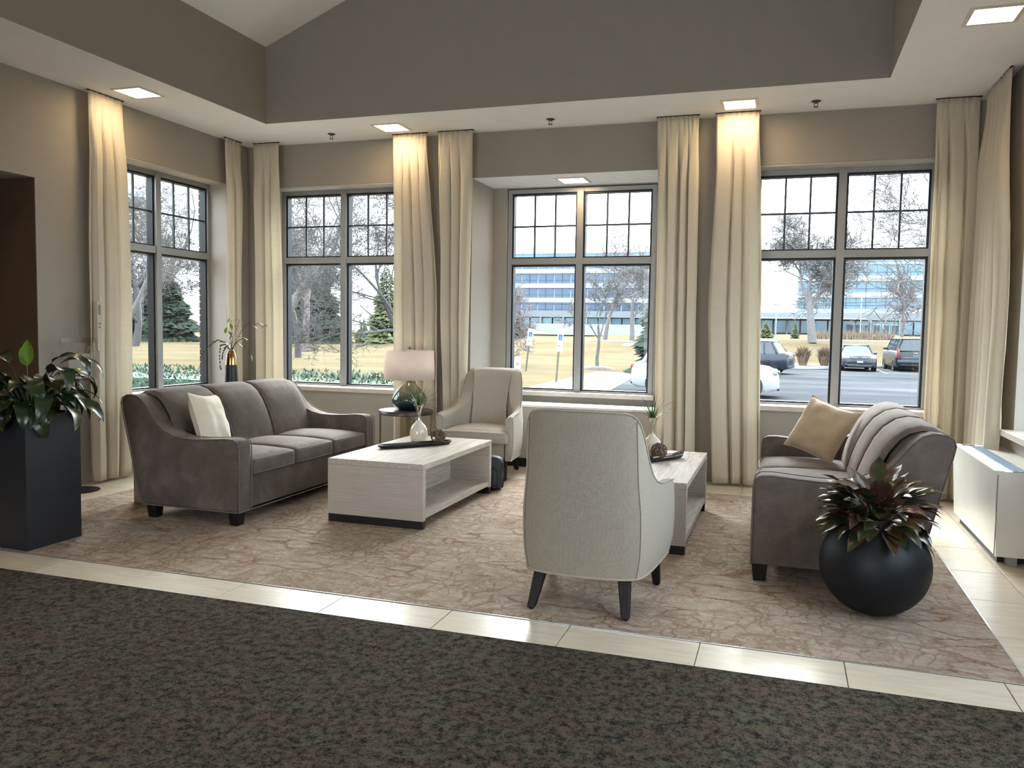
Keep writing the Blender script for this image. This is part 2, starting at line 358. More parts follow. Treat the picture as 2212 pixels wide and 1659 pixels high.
    def rbox(s, x0, x1, y0, y1, z0, z1, r, crown=0, n=8, mi=0, side=0):
        cx, cy, cz = (x0 + x1) / 2, (y0 + y1) / 2, (z0 + z1) / 2; h = ((x1 - x0) / 2, (y1 - y0) / 2, (z1 - z0) / 2)
        bm = bmesh.new(); bmesh.ops.create_cube(bm, size=2); bmesh.ops.subdivide_edges(bm, edges=bm.edges[:], cuts=n, use_grid_fill=True)
        for q in bm.verts:
            g = []
            for t, hh in zip(q.co, h):
                u = math.copysign(1 - (1 - abs(t)) ** 1.6, t); g.append(u * hh)
            u, v_, w_ = q.co
            inn = [max(-(hh - r), min(hh - r, t)) for t, hh in zip(g, h)]; d = Vector([a - b for a, b in zip(g, inn)])
            if d.length > 1e-9: d = d.normalized() * r
            p = Vector(inn) + d; p.z += crown * (1 - u * u) * (1 - v_ * v_) * (1 if w_ > 0 else 0) * max(0, w_)
            p.y -= side * (1 - u * u) * (1 - w_ * w_) * (1 if v_ < 0 else 0) * abs(v_)
            q.co = Vector((cx, cy, cz)) + p
        s.addbm(bm, mi); return s
    def build(s, name, mats, parent=None, smooth=40, loc=None, label=None, uvs=None, recalc=False):
        used = sorted({i for f in s.f for i in f})
        if len(used) < len(s.v):
            mp = {a: b for b, a in enumerate(used)}; s.v = [s.v[i] for i in used]; s.f = [tuple(mp[i] for i in f) for f in s.f]
            if uvs: uvs = [uvs[i] for i in used]
        me = bpy.data.meshes.new(name); me.from_pydata(s.v, [], s.f)
        mats = mats if isinstance(mats, (list, tuple)) else [mats]
        for m in mats: me.materials.append(M[m] if isinstance(m, str) else m)
        if len(mats) > 1: me.polygons.foreach_set('material_index', s.mi)
        if recalc:
            bm = bmesh.new(); bm.from_mesh(me); bmesh.ops.recalc_face_normals(bm, faces=bm.faces[:]); bm.to_mesh(me); bm.free()
        me.update()
        if smooth:
            me.polygons.foreach_set('use_smooth', [True] * len(me.polygons))
            me.set_sharp_from_angle(angle=R(smooth))
        if uvs:
            L = me.uv_layers.new(name='UVMap'); L.data.foreach_set('uv', [c for lp in me.loops for c in uvs[lp.vertex_index]])
        o = bpy.data.objects.new(name, me); C.objects.link(o)
        if parent: o.parent = parent
        if loc: o.location = loc
        if label: o['label'] = label
        return o
def empty(name, label, cat, loc=(0, 0, 0), rz=0, group=None, kind=None):
    o = bpy.data.objects.new(name, None); C.objects.link(o); o.location = loc; o.rotation_euler = (0, 0, rz); o.empty_display_size = .1
    if label: o['label'] = label
    if cat: o['category'] = cat
    if group: o['group'] = group
    if kind: o['kind'] = kind
    return o
def tag(o, label, cat, group=None, kind=None):
    o['label'] = label; o['category'] = cat
    if group: o['group'] = group
    if kind: o['kind'] = kind
    return o
def struct(o, label=None):
    o['kind'] = 'structure'
    if label: o['label'] = label
    return o
def copy_tree(o, parent=None):
    c = o.copy(); C.objects.link(c); c.parent = parent
    for ch in [k for k in bpy.data.objects if k.parent == o]: copy_tree(ch, c)
    return c
def inst(src, parent, mat4=None):
    c = bpy.data.objects.new(src.name.split('.')[0], src.data); C.objects.link(c); c.parent = parent
    if mat4 is not None: c.matrix_local = mat4
    return c

# ------------------------------------------------------------------ room shell
YB, XL, XR, HC = 8.40, -6.14, 1.68, 3.60
YF, XA = -4.5, -6.14
SILL, HEAD, TRANS = .79, 3.10, 2.28
T = .36   # wall thickness
def wall_with_holes(name, a0, a1, holes, z1, put, mat='wall', lab=None):
    """boxes round rectangular holes (a0,a1,z0,z1); put(a0,a1,z0,z1) adds one box"""
    mb = MB(); cur = a0
    for h0, h1, zb, zt in sorted(holes):
        if h0 > cur: put(mb, cur, h0, 0, z1)
        if zb > 0: put(mb, h0, h1, 0, zb)
        if zt < z1: put(mb, h0, h1, zt, z1)
        cur = h1
    if a1 > cur: put(mb, cur, a1, 0, z1)
    return struct(mb.build(name, mat, smooth=0), lab)
W2, W4, W3 = (-5.83, -4.11), (-.36, 1.32), (-3.27, -1.20)
wall_with_holes('wall_back', XL - T, XR + T, [(W2[0], W2[1], SILL - .05, HEAD + .02), (W3[0], W3[1], 0, 3.124), (W4[0], W4[1], SILL - .05, HEAD + .02)], HC,
                lambda mb, a, b, z0, z1: mb.box(a, b, YB, YB + T, z0, z1))
W1 = (6.30, 8.02)
wall_with_holes('wall_left', YF, YB, [(1.2, 5.46, 0, 2.73), (W1[0], W1[1], SILL - .05, HEAD + .02)], HC,
                lambda mb, a, b, z0, z1: mb.box(XL - T, XL, a, b, z0, z1))
W5 = (5.35, 7.12)
wall_with_holes('wall_right', YF, YB, [(W5[0], W5[1], SILL - .05, HEAD + .02), (1.6, 4.4, SILL - .05, HEAD + .02)], HC,
                lambda mb, a, b, z0, z1: mb.box(XR, XR + T, a, b, z0, z1))
struct(MB().box(XL - T, XR + T, YF - T, YF, 0, HC).build('wall_front', 'wall', smooth=0))
# window niche behind the convector
NY = 9.08
mb = MB()
mb.box(W3[0] - .2, W3[0], YB + T, NY + .25, 0, 3.4); mb.box(W3[1], W3[1] + .2, YB + T, NY + .25, 0, 3.4)
mb.box(W3[0], -3.10, NY, NY + .25, 0, 3.12); mb.box(-1.37, W3[1], NY, NY + .25, 0, 3.12); mb.box(-3.10, -1.37, NY, NY + .25, 0, SILL - .05)
mb.box(-3.10, -1.37, NY, NY + .25, HEAD + .01, 3.12)
struct(mb.build('wall_niche', 'wall', smooth=0))
struct(MB().box(W3[0] - .2, W3[1] + .2, YB + .004, NY + .25, 3.12, 3.4).build('ceiling_niche', 'ceiling', smooth=0))
# alcove in the left wall
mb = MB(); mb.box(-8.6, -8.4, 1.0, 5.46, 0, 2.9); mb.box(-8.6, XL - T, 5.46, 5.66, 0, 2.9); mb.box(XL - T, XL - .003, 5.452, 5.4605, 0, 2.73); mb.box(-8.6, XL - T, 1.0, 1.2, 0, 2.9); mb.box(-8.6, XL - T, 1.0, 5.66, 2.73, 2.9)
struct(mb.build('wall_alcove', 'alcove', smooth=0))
# ceiling with the raised tray
TX0, TX1, TY1, TY0 = -5.235, .745, 7.476, -1.2
mb = MB(); G = .5
mb.box(XL - T, TX0, YF - T, YB + .02, HC, HC + .1); mb.box(TX1, XR + T, YF - T, YB + .02, HC, HC + .1)
mb.box(TX0, TX1, TY1, YB + .02, HC, HC + .1); mb.box(TX0, TX1, YF - T, TY0, HC, HC + .1)
struct(mb.build('ceiling', 'ceiling', smooth=0))
xm = (TX0 + TX1) / 2; zt, za = 4.385, 4.385 + .396 * (xm - TX0)
gable = [(TX0, HC + .001), (TX1, HC + .001), (TX1, zt), (xm, za), (TX0, zt)]
struct(MB().prism(gable, TY1 - .003, TY1 + .08, 'y').build('wall_tray_back', 'wall', smooth=0))
struct(MB().prism(gable, TY0 - .08, TY0 + .003, 'y').build('wall_tray_front', 'wall', smooth=0))
struct(MB().box(TX0 - .08, TX0 + .003, TY0 + .003, TY1 - .003, HC + .0005, zt + .1).build('wall_tray_left', 'wall', smooth=0))
struct(MB().box(TX1 - .003, TX1 + .08, TY0 + .003, TY1 - .003, HC + .0005, zt + .1).build('wall_tray_right', 'wall', smooth=0))
struct(MB().prism([(TX0 - .1, zt - .04), (xm, za), (TX1 + .1, zt - .04), (TX1 + .1, zt + .1), (xm, za + .15), (TX0 - .1, zt + .1)], TY0 - .1, TY1 + .1, 'y').build('ceiling_vault', 'ceiling', smooth=0))
# floor: grout bed, tiles, two inset carpets
floor = struct(MB().box(-8.6, XR + T, YF - T, NY + .25, -.25, -.006).build('floor', 'grout', smooth=0))
CX0, CX1, CY0, CY1 = -5.55, 1.05, 3.972, 7.745
DX0, DY1 = -4.76, 3.665
o = MB().box(CX0, CX1, CY0, CY1, -.006, .004).build('carpet', 'carpet', floor, smooth=0, label='beige inset carpet with brown branching pattern')
o = MB().box(DX0, XR, YF, DY1, -.006, .005).build('carpet', 'dark_carpet', floor, smooth=0, label='mottled charcoal and brown carpet in the foreground')
MB().box(CX1, CX1 + .008, CY0, CY1, -.006, .006).build('edge_strip', 'strip', floor, smooth=0)
MB().box(CX0, CX1, CY0 - .006, CY0, -.006, .0055).build('edge_strip', 'strip', floor, smooth=0)
tcache = {}
def tile(x0, x1, y0, y1):
    g = .0022; sx, sy = round(x1 - x0, 3), round(y1 - y0, 3)
    if sx < .02 or sy < .02: return
    if (sx, sy) not in tcache:
        tcache[(sx, sy)] = MB().box(g, sx - g, g, sy - g, -.006, .001, bev=.0015, seg=1).build('tile', 'tile', floor, smooth=0); o = tcache[(sx, sy)]
    else:
        o = bpy.data.objects.new('tile', tcache[(sx, sy)].data); C.objects.link(o); o.parent = floor
    o.location = (x0, y0, 0)
P_ = .6465
xs = [-.335 + P_ * k for k in range(-10, 5)]
def row(x0, x1, y0, y1):
    cuts = [x0] + [x for x in xs if x0 + .02 < x < x1 - .02] + [x1]
    for a, b in zip(cuts, cuts[1:]): tile(a, b, y0, y1)
row(XL, CX1 + .008, DY1, CY0 - .006)
row(XL, CX1 + .008, CY1, CY1 + .33); row(XL, CX1 + .008, CY1 + .33, YB)
row(W3[0], W3[1], YB, NY)
y = 8.4
ys = [YB] + [5.197 + .618 * k for k in range(5, -4, -1) if 3.68 < 5.197 + .618 * k < YB - .02] + [DY1]
ys = sorted(set(ys), reverse=True)
for b, a in zip(ys, ys[1:]):
    tile(CX1 + .008, 1.365, a, b); tile(1.365, XR, a, b); 
ysl = sorted(set([CY1] + [CY1 - .618 * k for k in range(1, 7) if CY1 - .618 * k > CY0] + [CY0 - .006]), reverse=True)
for b, a in zip(ysl, ysl[1:]): tile(XL, CX0, a, b)
for k in range(10):
    y1_, y0_ = DY1 - .309 * k, DY1 - .309 * (k + 1)
    row(XL, DX0, y0_, y1_)
# black baseboards
struct(MB().box(XL, W3[0], YB - .012, YB, 0, .1).build('baseboard_back', 'wall', smooth=0))
struct(MB().box(W3[1], XR, YB - .012, YB, 0, .1).build('baseboard_back', 'wall', smooth=0))
struct(MB().box(XL, XL + .012, 5.46, YB, 0, .1).build('baseboard_left', 'wall', smooth=0))

# ------------------------------------------------------------------ windows
def window(name, wdt, org, rz, sill_out=.03, reveal=.22, lab=None):
    """local: x along the wall (0..wdt), y outwards, z up; frame plane at y=reveal"""
    r = struct(empty(name, lab, None, org, rz)); F = .045; y0, y1 = reveal, reveal + .09
    fr = MB(); a, b = .0, wdt; z0, z1 = SILL, HEAD
    fr.box(a, a + F, y0, y1, z0, z1); fr.box(b - F, b, y0, y1, z0, z1); fr.box(a + F, b - F, y0, y1, z1 - F, z1); fr.box(a + F, b - F, y0, y1, z0, z0 + F * .4)
    fr.build('window_frame', 'frame', r, smooth=0)
    m = wdt / 2
    MB().box(m - .036, m + .036, y0 - .012, y1, z0 + .01, z1 - .02).build('mullion', 'frame', r, smooth=0)
    for (p, q) in ((a + F, m - .036), (m + .036, b - F)): MB().box(p, q, y0 - .004, y1, TRANS - .036, TRANS + .036).build('transom', 'frame', r, smooth=0)
    for (p, q) in ((a + F, m - .036), (m + .036, b - F)):
        for (zb, zt_, up) in ((z0 + F * .4, TRANS - .036, 0), (TRANS + .036, z1 - F, 1)):
            g = MB(); s_ = .02
            g.box(p, p + s_, y0 + .02, y1 + .01, zb, zt_); g.box(q - s_, q, y0 + .02, y1 + .01, zb, zt_)
            g.box(p + s_, q - s_, y0 + .02, y1 + .01, zb, zb + s_ * .7); g.box(p + s_, q - s_, y0 + .02, y1 + .01, zt_ - s_, zt_)
            g.build('sash', 'gasket', r, smooth=0)
            MB().box(p + s_ - .004, q - s_ + .004, y0 + .05, y0 + .056, zb + .01, zt_ - .016).build('pane', 'glass', r, smooth=0)
            if up:
                P0, P1 = p + s_, q - s_; Z0, Z1 = zb + s_ * .7, zt_ - s_
                for k in (1, 2):
                    x = P0 + (P1 - P0) * k / 3; MB().box(x - .009, x + .009, y0 + .044, y0 + .062, Z0, Z1).build('muntin', 'muntin', r, smooth=0)
                zc = (Z0 + Z1) / 2; MB().box(P0, P1, y0 + .045, y0 + .061, zc - .009, zc + .009).build('muntin', 'muntin', r, smooth=0)
    # stone sill board and painted reveal lining
    MB().box(-.04, wdt + .04, -sill_out, reveal + .02, SILL - .05, SILL, bev=.006).build('sill', 'sill', r, smooth=0)
    if reveal > .1:
        l = MB(); l.box(-.019, -.001, .001, reveal, SILL, HEAD + .018); l.box(wdt + .001, wdt + .019, .001, reveal, SILL, HEAD + .018); l.box(-.019, wdt + .019, .001, reveal + .09, HEAD + .001, HEAD + .018)
        l.build('reveal', 'reveal', r, smooth=0)
    return r
window('window_1', 1.68, (XL, W1[0] + .02, 0), R(90), lab='tall window in the left wall')
window('window_2', 1.68, (W2[0] + .02, YB, 0), 0, lab='back window nearest the left corner')
w3 = window('window_3', 1.71, (-3.09, NY, 0), 0, sill_out=.10, reveal=.02, lab='window set back in the niche')
window('window_4', 1.64, (W4[0] + .02, YB, 0), 0, lab='back window behind the right sofa')
window('window_5', 1.73, (XR, W5[1] - .02, 0), R(-90), sill_out=.08, lab='window in the right wall above the wall unit')
window('window_added', 2.76, (XR, 4.38, 0), R(-90), sill_out=.05)  # unseen window, added to let in more light from the right

# ------------------------------------------------------------------ recessed lights, sprinklers
def light_panel(x, y, z, label, st='lamp'):
    r = empty('recessed_light', label, 'ceiling light', (x, y, z), 0, 'square recessed ceiling lights')
    f = MB(); s_, t_ = .165, .138
    f.box(-s_, s_, -s_, -t_, -.008, .0); f.box(-s_, s_, t_, s_, -.008, .0); f.box(-s_, -t_, -t_, t_, -.008, .0); f.box(t_, s_, -t_, t_, -.008, .0)
    f.build('trim_ring', 'lightframe', r, smooth=0)
    MB().box(-t_, t_, -t_, t_, -.004, -.001).build('diffuser', 'lamp', r, smooth=0); return r
light_panel(-5.685, 6.165, HC, 'square recessed light over the left wall curtain')
light_panel(-4.01, 7.94, HC, 'square recessed light above the curtain behind the table lamp')
light_panel(-.47, 7.965, HC, 'square recessed light above the curtains left of the right window')
light_panel(1.225, 6.21, HC, 'square recessed light at the top right corner of the photo')
light_panel(-2.235, 8.76, 3.12, 'square recessed light in the ceiling of the window niche')
for x, y, lb in ((-5.685, 3.4, 'square recessed light near the alcove opening, outside the picture'), (1.225, 3.4, 'square recessed light above the right wall beside the camera'), (-5.685, .6, 'square recessed light at the left rear of the hall')): light_panel(x, y, HC, lb)
for x, lb in ((-4.787, 'pendent sprinkler head on the ceiling nearest the left corner'), (-2.30, 'pendent sprinkler head on the ceiling before the niche'), (.193, 'pendent sprinkler head on the ceiling near the right window')):
    r = empty('sprinkler_head', lb, 'sprinkler', (x, 8.036, HC), 0, 'sprinkler heads on the ceiling')
    MB().lathe([(.042, 0), (.042, -.006), (.02, -.012), (.016, -.02)], 20).build('escutcheon', 'tag', r)
    m_ = MB(); m_.tube([(.014, 0, -.018), (.016, 0, -.04), (.004, 0, -.052)], .003, 5); m_.tube([(-.014, 0, -.018), (-.016, 0, -.04), (-.004, 0, -.052)], .003, 5)
    m_.build('yoke', 'tag', r); MB().lathe([(.0, -.050), (.022, -.052), (.022, -.055), (0, -.056)], 14).build('deflector', 'tag', r)

# ------------------------------------------------------------------ curtains
def lerp(a, b, t): return a + (b - a) * t
def curtain(label, P, D, Nn, top, mid, bot, folds=4, seed=1, ztop=3.59, zbot=.03, amp=.045):
    """P origin on the wall line, D unit direction along the wall, Nn into the room; spans along D at top, middle, bottom"""
    rnd = random.Random(seed); P, D, Nn = Vector(P), Vector(D), Vector(Nn)
    r = empty('curtain', label, 'curtain', (P.x, P.y, 0), 0, 'floor-length linen curtains')
    ph = [rnd.uniform(-.25, .25) for _ in range(folds + 1)]
    def fn(u, v):
        z = lerp(ztop, zbot, v); h = ztop - z
        if v < .55: t = v / .55; t = t * t * (3 - 2 * t); a0, a1 = lerp(top[0], mid[0], t), lerp(top[1], mid[1], t)
        else: t = (v - .55) / .45; a0, a1 = lerp(mid[0], bot[0], t), lerp(mid[1], bot[1], t)
        uu = u + .018 * math.sin(2 * PI * u + seed) + .016 * math.sin(u * 9 + v * 4 + seed) * min(1, h)
        uu = uu + .03 * math.sin(2 * PI * uu * 2 + seed * 1.7); c = abs(math.sin(PI * folds * uu)); g = min(1, max(0, (h - .13) / .5)); g = g * g * (3 - 2 * g)
        sharp = lerp(.18, .62, min(1, h / 2.8)); am = lerp(.012, amp, g) * (1 + .5 * min(1, h / 3))
        k = min(folds - 1, int(uu * folds)) if uu > 0 else 0
        d = am * (c ** sharp) * (1 + ph[k] * g)
        crease = 0
        fl = abs(((uu * folds) % 1) - .5) * 2
        if h > .12: crease = -.03 * g * max(0, (fl - .8) / .2)
        lean = .018 * math.sin(folds * PI * 2 * uu + 1) * g
        if h < .13: d = .006 * math.sin(uu * folds * 4 * PI) * 1.0 + .012
        edge = min(1, min(u, 1 - u) / .03)
        q = P + D * (lerp(a0, a1, u) + lean) + Nn * ((d + crease) * edge + .004 * math.sin(v * 13 + u * 5))
        return (q.x - P.x, q.y - P.y, z)
    m_ = MB().grid(fn, 26 * folds, 46); o = m_.build('drape', 'linen', r, smooth=60)
    s_ = o.modifiers.new('thick', 'SOLIDIFY'); s_.thickness = .004; s_.offset = 0
    a, b = P + D * (top[0] - .01) - P, P + D * (top[1] + .01) - P
    t_ = MB(); q = Nn * .010
    t_.add([(a - q).to_tuple()[:2] + (ztop + .002,), (b - q).to_tuple()[:2] + (ztop + .002,), (b + q).to_tuple()[:2] + (ztop + .002,), (a + q).to_tuple()[:2] + (ztop + .002,),
            (a - q).to_tuple()[:2] + (HC,), (b - q).to_tuple()[:2] + (HC,), (b + q).to_tuple()[:2] + (HC,), (a + q).to_tuple()[:2] + (HC,)],
           [(0, 3, 2, 1), (4, 5, 6, 7), (0, 1, 5, 4), (1, 2, 6, 5), (2, 3, 7, 6), (3, 0, 4, 7)]); t_.build('curtain_track', 'brass_dark', r, smooth=0)
    return r
X1, YC = (1, 0, 0), 8.235
curtain('cream linen curtain on the left wall at the near side of its window', (-6.045, 0, 0), (0, 1, 0), (1, 0, 0), (5.95, 6.36), (5.925, 6.42), (5.91, 6.38), 3, 3)
curtain('cream curtain on the left wall closest to the room corner', (-6.045, 0, 0), (0, 1, 0), (1, 0, 0), (7.86, 8.14), (7.86, 8.10), (7.86, 8.10), 2, 5)
curtain('cream curtain on the back wall nearest the left corner', (0, YC, 0), X1, (0, -1, 0), (-5.93, -5.60), (-5.91, -5.56), (-5.91, -5.55), 3, 7)
curtain('cream curtain behind the table lamp', (0, YC, 0), X1, (0, -1, 0), (-4.14, -3.74), (-4.14, -3.62), (-4.12, -3.60), 4, 9)
curtain('cream curtain at the left edge of the window niche', (0, YC, 0), X1, (0, -1, 0), (-3.60, -3.21), (-3.56, -3.235), (-3.48, -3.24), 3, 11)
curtain('cream curtain at the right edge of the window niche', (0, YC, 0), X1, (0, -1, 0), (-1.26, -.865), (-1.245, -.85), (-1.21, -.82), 4, 13)
curtain('cream curtain at the left edge of the right window', (0, YC, 0), X1, (0, -1, 0), (-.695, -.30), (-.735, -.245), (-.65, -.20), 3, 15)
curtain('cream curtain on the back wall nearest the right corner', (0, YC, 0), X1, (0, -1, 0), (1.21, 1.555), (1.215, 1.57), (1.22, 1.57), 3, 17)
curtain('cream curtain on the right wall behind the wall unit', (1.60, 0, 0), (0, -1, 0), (-1, 0, 0), (-8.16, -7.40), (-8.14, -7.14), (-8.12, -7.18), 6, 19)

# ------------------------------------------------------------------ sofa
def make_sofa(name, label):
    """length along local x 0..L, front toward -y (front face y=0), back toward +y"""
    L, AW = 2.12, .165; r = empty(name, label, 'sofa', group='matching taupe velvet sofas')
    arm = [(.0, .10), (.0, .585), (.012, .625), (.04, .642), (.11, .646), (.24, .636), (.38, .628), (.50, .632), (.60, .652), (.68, .69), (.745, .745), (.80, .815), (.85, .88), (.90, .925), (.955, .945),
           (1.02, .94), (1.062, .92), (1.075, .88), (1.06, .80), (1.0, .55), (.93, .25), (.88, .10)]
    for s0, s1 in ((0, AW), (L - AW, L)):
        a = MB().prism(arm, s0, s1, 'x', bev=.022, seg=3).build('arm', 'velvet', r, smooth=60)
        for e in (s0 + .006, s1 - .006):
            p = [(e, q[0] + (-.004 if i < 3 else 0), q[1]) for i, q in enumerate(arm)]
            MB().tube(p, .0045, 5).build('piping', 'velvet_pipe', a)
    base = MB(); base.rbox(AW - .01, L - AW + .01, .035, .86, .10, .355, .018, n=5)
    base.build('seat_base', 'velvet', r, smooth=50)
    W = (L - 2 * AW) / 3
    for k in range(3):
        x0 = AW + W * k + .004; x1 = AW + W * (k + 1) - .004
        c = MB().rbox(x0, x1, .0, .72, .352, .475, .022, .045, n=9, side=.012).build('seat_cushion', 'velvet', r, smooth=60)
        for z_ in (.372, .470):
            q = [(x0 + .008, .70, z_), (x0 + .004, .02, z_), (x0 + .03, .0, z_)] + [(lerp(x0 + .03, x1 - .03, t), -.013 * math.sin(PI * t), z_ + (.004 * math.sin(PI * t) if z_ > .4 else 0)) for t in [i / 8 for i in range(9)]] + [(x1 - .03, .0, z_), (x1 - .004, .02, z_), (x1 - .008, .70, z_)]
            MB().tube(q, .0045, 5).build('piping', 'velvet_pipe', c)
        prof = [(.60, .40), (.615, .52), (.645, .62), (.685, .72), (.735, .82), (.79, .895), (.85, .94), (.92, .962), (.99, .958), (1.045, .93), (1.06, .88), (1.0, .6), (.92, .30)]
        xa_, xb_ = (x0 - (.03 if k == 0 else .003)), (x1 + (.03 if k == 2 else .003))
        def fb(u, v, x0=xa_ + .003, x1=xb_ - .003):
            i = v * (len(prof) - 1); a = int(min(i, len(prof) - 2)); f_ = i - a
            y_, z_ = lerp(prof[a][0], prof[a + 1][0], f_), lerp(prof[a][1], prof[a + 1][1], f_)
            e = 1 - abs(2 * u - 1) ** 4; ed = min(1, (1 - abs(2 * u - 1)) / .06)
            puff = .028 * e * math.sin(PI * min(1, v * 1.15 + .05)) if v < .82 else 0
            nd = Vector((-.9, .45)) if v < .45 else (Vector((-.3, .95)) if v < .7 else Vector((.2, .9)))
            puff -= .016 * (1 - ed)
            return (lerp(x0 - .003, x1 + .003, u), y_ + nd.x * puff, z_ + nd.y * puff)
        b = MB().grid(fb, 22, 36).build('back_panel', 'velvet', r, smooth=60)
        if k:
            MB().tube([(x0 - .004, p[0] - .006, p[1] + .008) for p in prof[1:11]], .006, 6).build('piping', 'velvet_pipe', b)
    core = [(p[0] + .035, p[1] - .02) for p in prof[:9]] + [(1.03, .90), (1.03, .85), (.90, .35)]
    MB().prism(core, AW - .03, L - AW + .03, 'x').build('back_core', 'velvet', r, smooth=50)
    rear = [(.86, .10), (.88, .10), (.93, .25), (1.0, .55), (1.06, .80), (1.066, .88), (1.04, .92), (.98, .90), (.88, .50), (.84, .30)]
    MB().prism(rear, .02, L - .02, 'x').build('rear_panel', 'velvet', r, smooth=40)
    for z_ in (.101,):
        MB().tube([(.01, .0, z_), (L - .01, .0, z_)], .005, 5).build('hem_piping', 'velvet_pipe', r)
        MB().tube([(.0, .005, z_), (.0, .87, z_)], .005, 5).build('hem_piping', 'velvet_pipe', r)
    for x in (.05, L - .05):
        for y_ in (.05, .80):
            bm = bmesh.new(); bmesh.ops.create_cube(bm, size=1)
            for q in bm.verts:
                s_ = .036 if q.co.z < 0 else .046
                q.co = Vector((x + math.copysign(s_, q.co.x), y_ + math.copysign(s_, q.co.y), .0 if q.co.z < 0 else .105))
            bmesh.ops.bevel(bm, geom=bm.edges[:], offset=.004, segments=1, affect='EDGES')
            g = MB(); g.addbm(bm); g.build('leg', 'wood_dark', r, smooth=30)
    return r
sofa = make_sofa('sofa', 'taupe velvet three-seat sofa on the left with an ivory pillow')
sofa.location = (-3.795, 5.055, .004); sofa.rotation_euler = (0, 0, R(90))
s2 = copy_tree(sofa); s2['label'] = 'taupe velvet sofa on the right with a sand-coloured pillow'
s2.location = (-.145, 7.20, .004); s2.rotation_euler = (0, 0, R(-90))

def pillow(name, label, mat, size, thick, loc, mtx, seed=0):
    r = empty(name, label, 'pillow', group='square throw pillows'); r.matrix_world = Matrix.Translation(loc) @ mtx
    n = 22; h = size / 2; vs = []; fs = []
    def P(u, v, sgn):
        pin = 1 - .10 * (1 - abs(u) ** 2) * abs(v) ** 3 * 1.0; pin2 = 1 - .10 * (1 - abs(v) ** 2) * abs(u) ** 3
        x, y_ = u * h * pin2, v * h * pin
        t = thick / 2 * ((1 - abs(u) ** 2.6) * (1 - abs(v) ** 2.6)) ** .42
        wr = .012 * noise.noise(Vector((u * 2.3 + seed, v * 2.3, sgn))) + .006 * math.sin(u * 9 + v * 5 + seed) * (abs(u * v))
        return (x, sgn * (t + wr * (1 if t > .001 else 0)), y_)
    m_ = MB()
    for sgn in (-1, 1):
        vs = [P(-1 + 2 * i / n, -1 + 2 * j / n, sgn) for j in range(n + 1) for i in range(n + 1)]
        f_ = [(j * (n + 1) + i, j * (n + 1) + i + 1, (j + 1) * (n + 1) + i + 1, (j + 1) * (n + 1) + i) for j in range(n) for i in range(n)]
        m_.add(vs, f_ if sgn < 0 else [q[::-1] for q in f_])
    m_.build('cover', mat, r, smooth=80)
    edge = []
    for i in range(4 * n + 1):
        k, t = divmod(i, n); t = -1 + 2 * t / n; k %= 4
        u, v = ((t, -1), (1, t), (-t, 1), (-1, -t))[k]; p = P(u, v, 1); edge.append((p[0], 0, p[2]))
    MB().tube(edge, .006, 5).build('piping', mat, r)
    return r
pillow('throw_pillow', 'ivory throw pillow on the left sofa', 'pillow_white', .44, .17, (-4.33, 5.42, .735), Matrix.Rotation(R(103), 4, 'Z') @ Matrix.Rotation(R(-20), 4, 'X') @ Matrix.Rotation(R(7), 4, 'Y'), 2)
pillow('throw_pillow', 'sand velvet throw pillow on the right sofa', 'pillow_tan', .46, .17, (.30, 6.86, .75), Matrix.Rotation(R(-34), 4, 'Z') @ Matrix.Rotation(R(-26), 4, 'X') @ Matrix.Rotation(R(15), 4, 'Y'), 7)

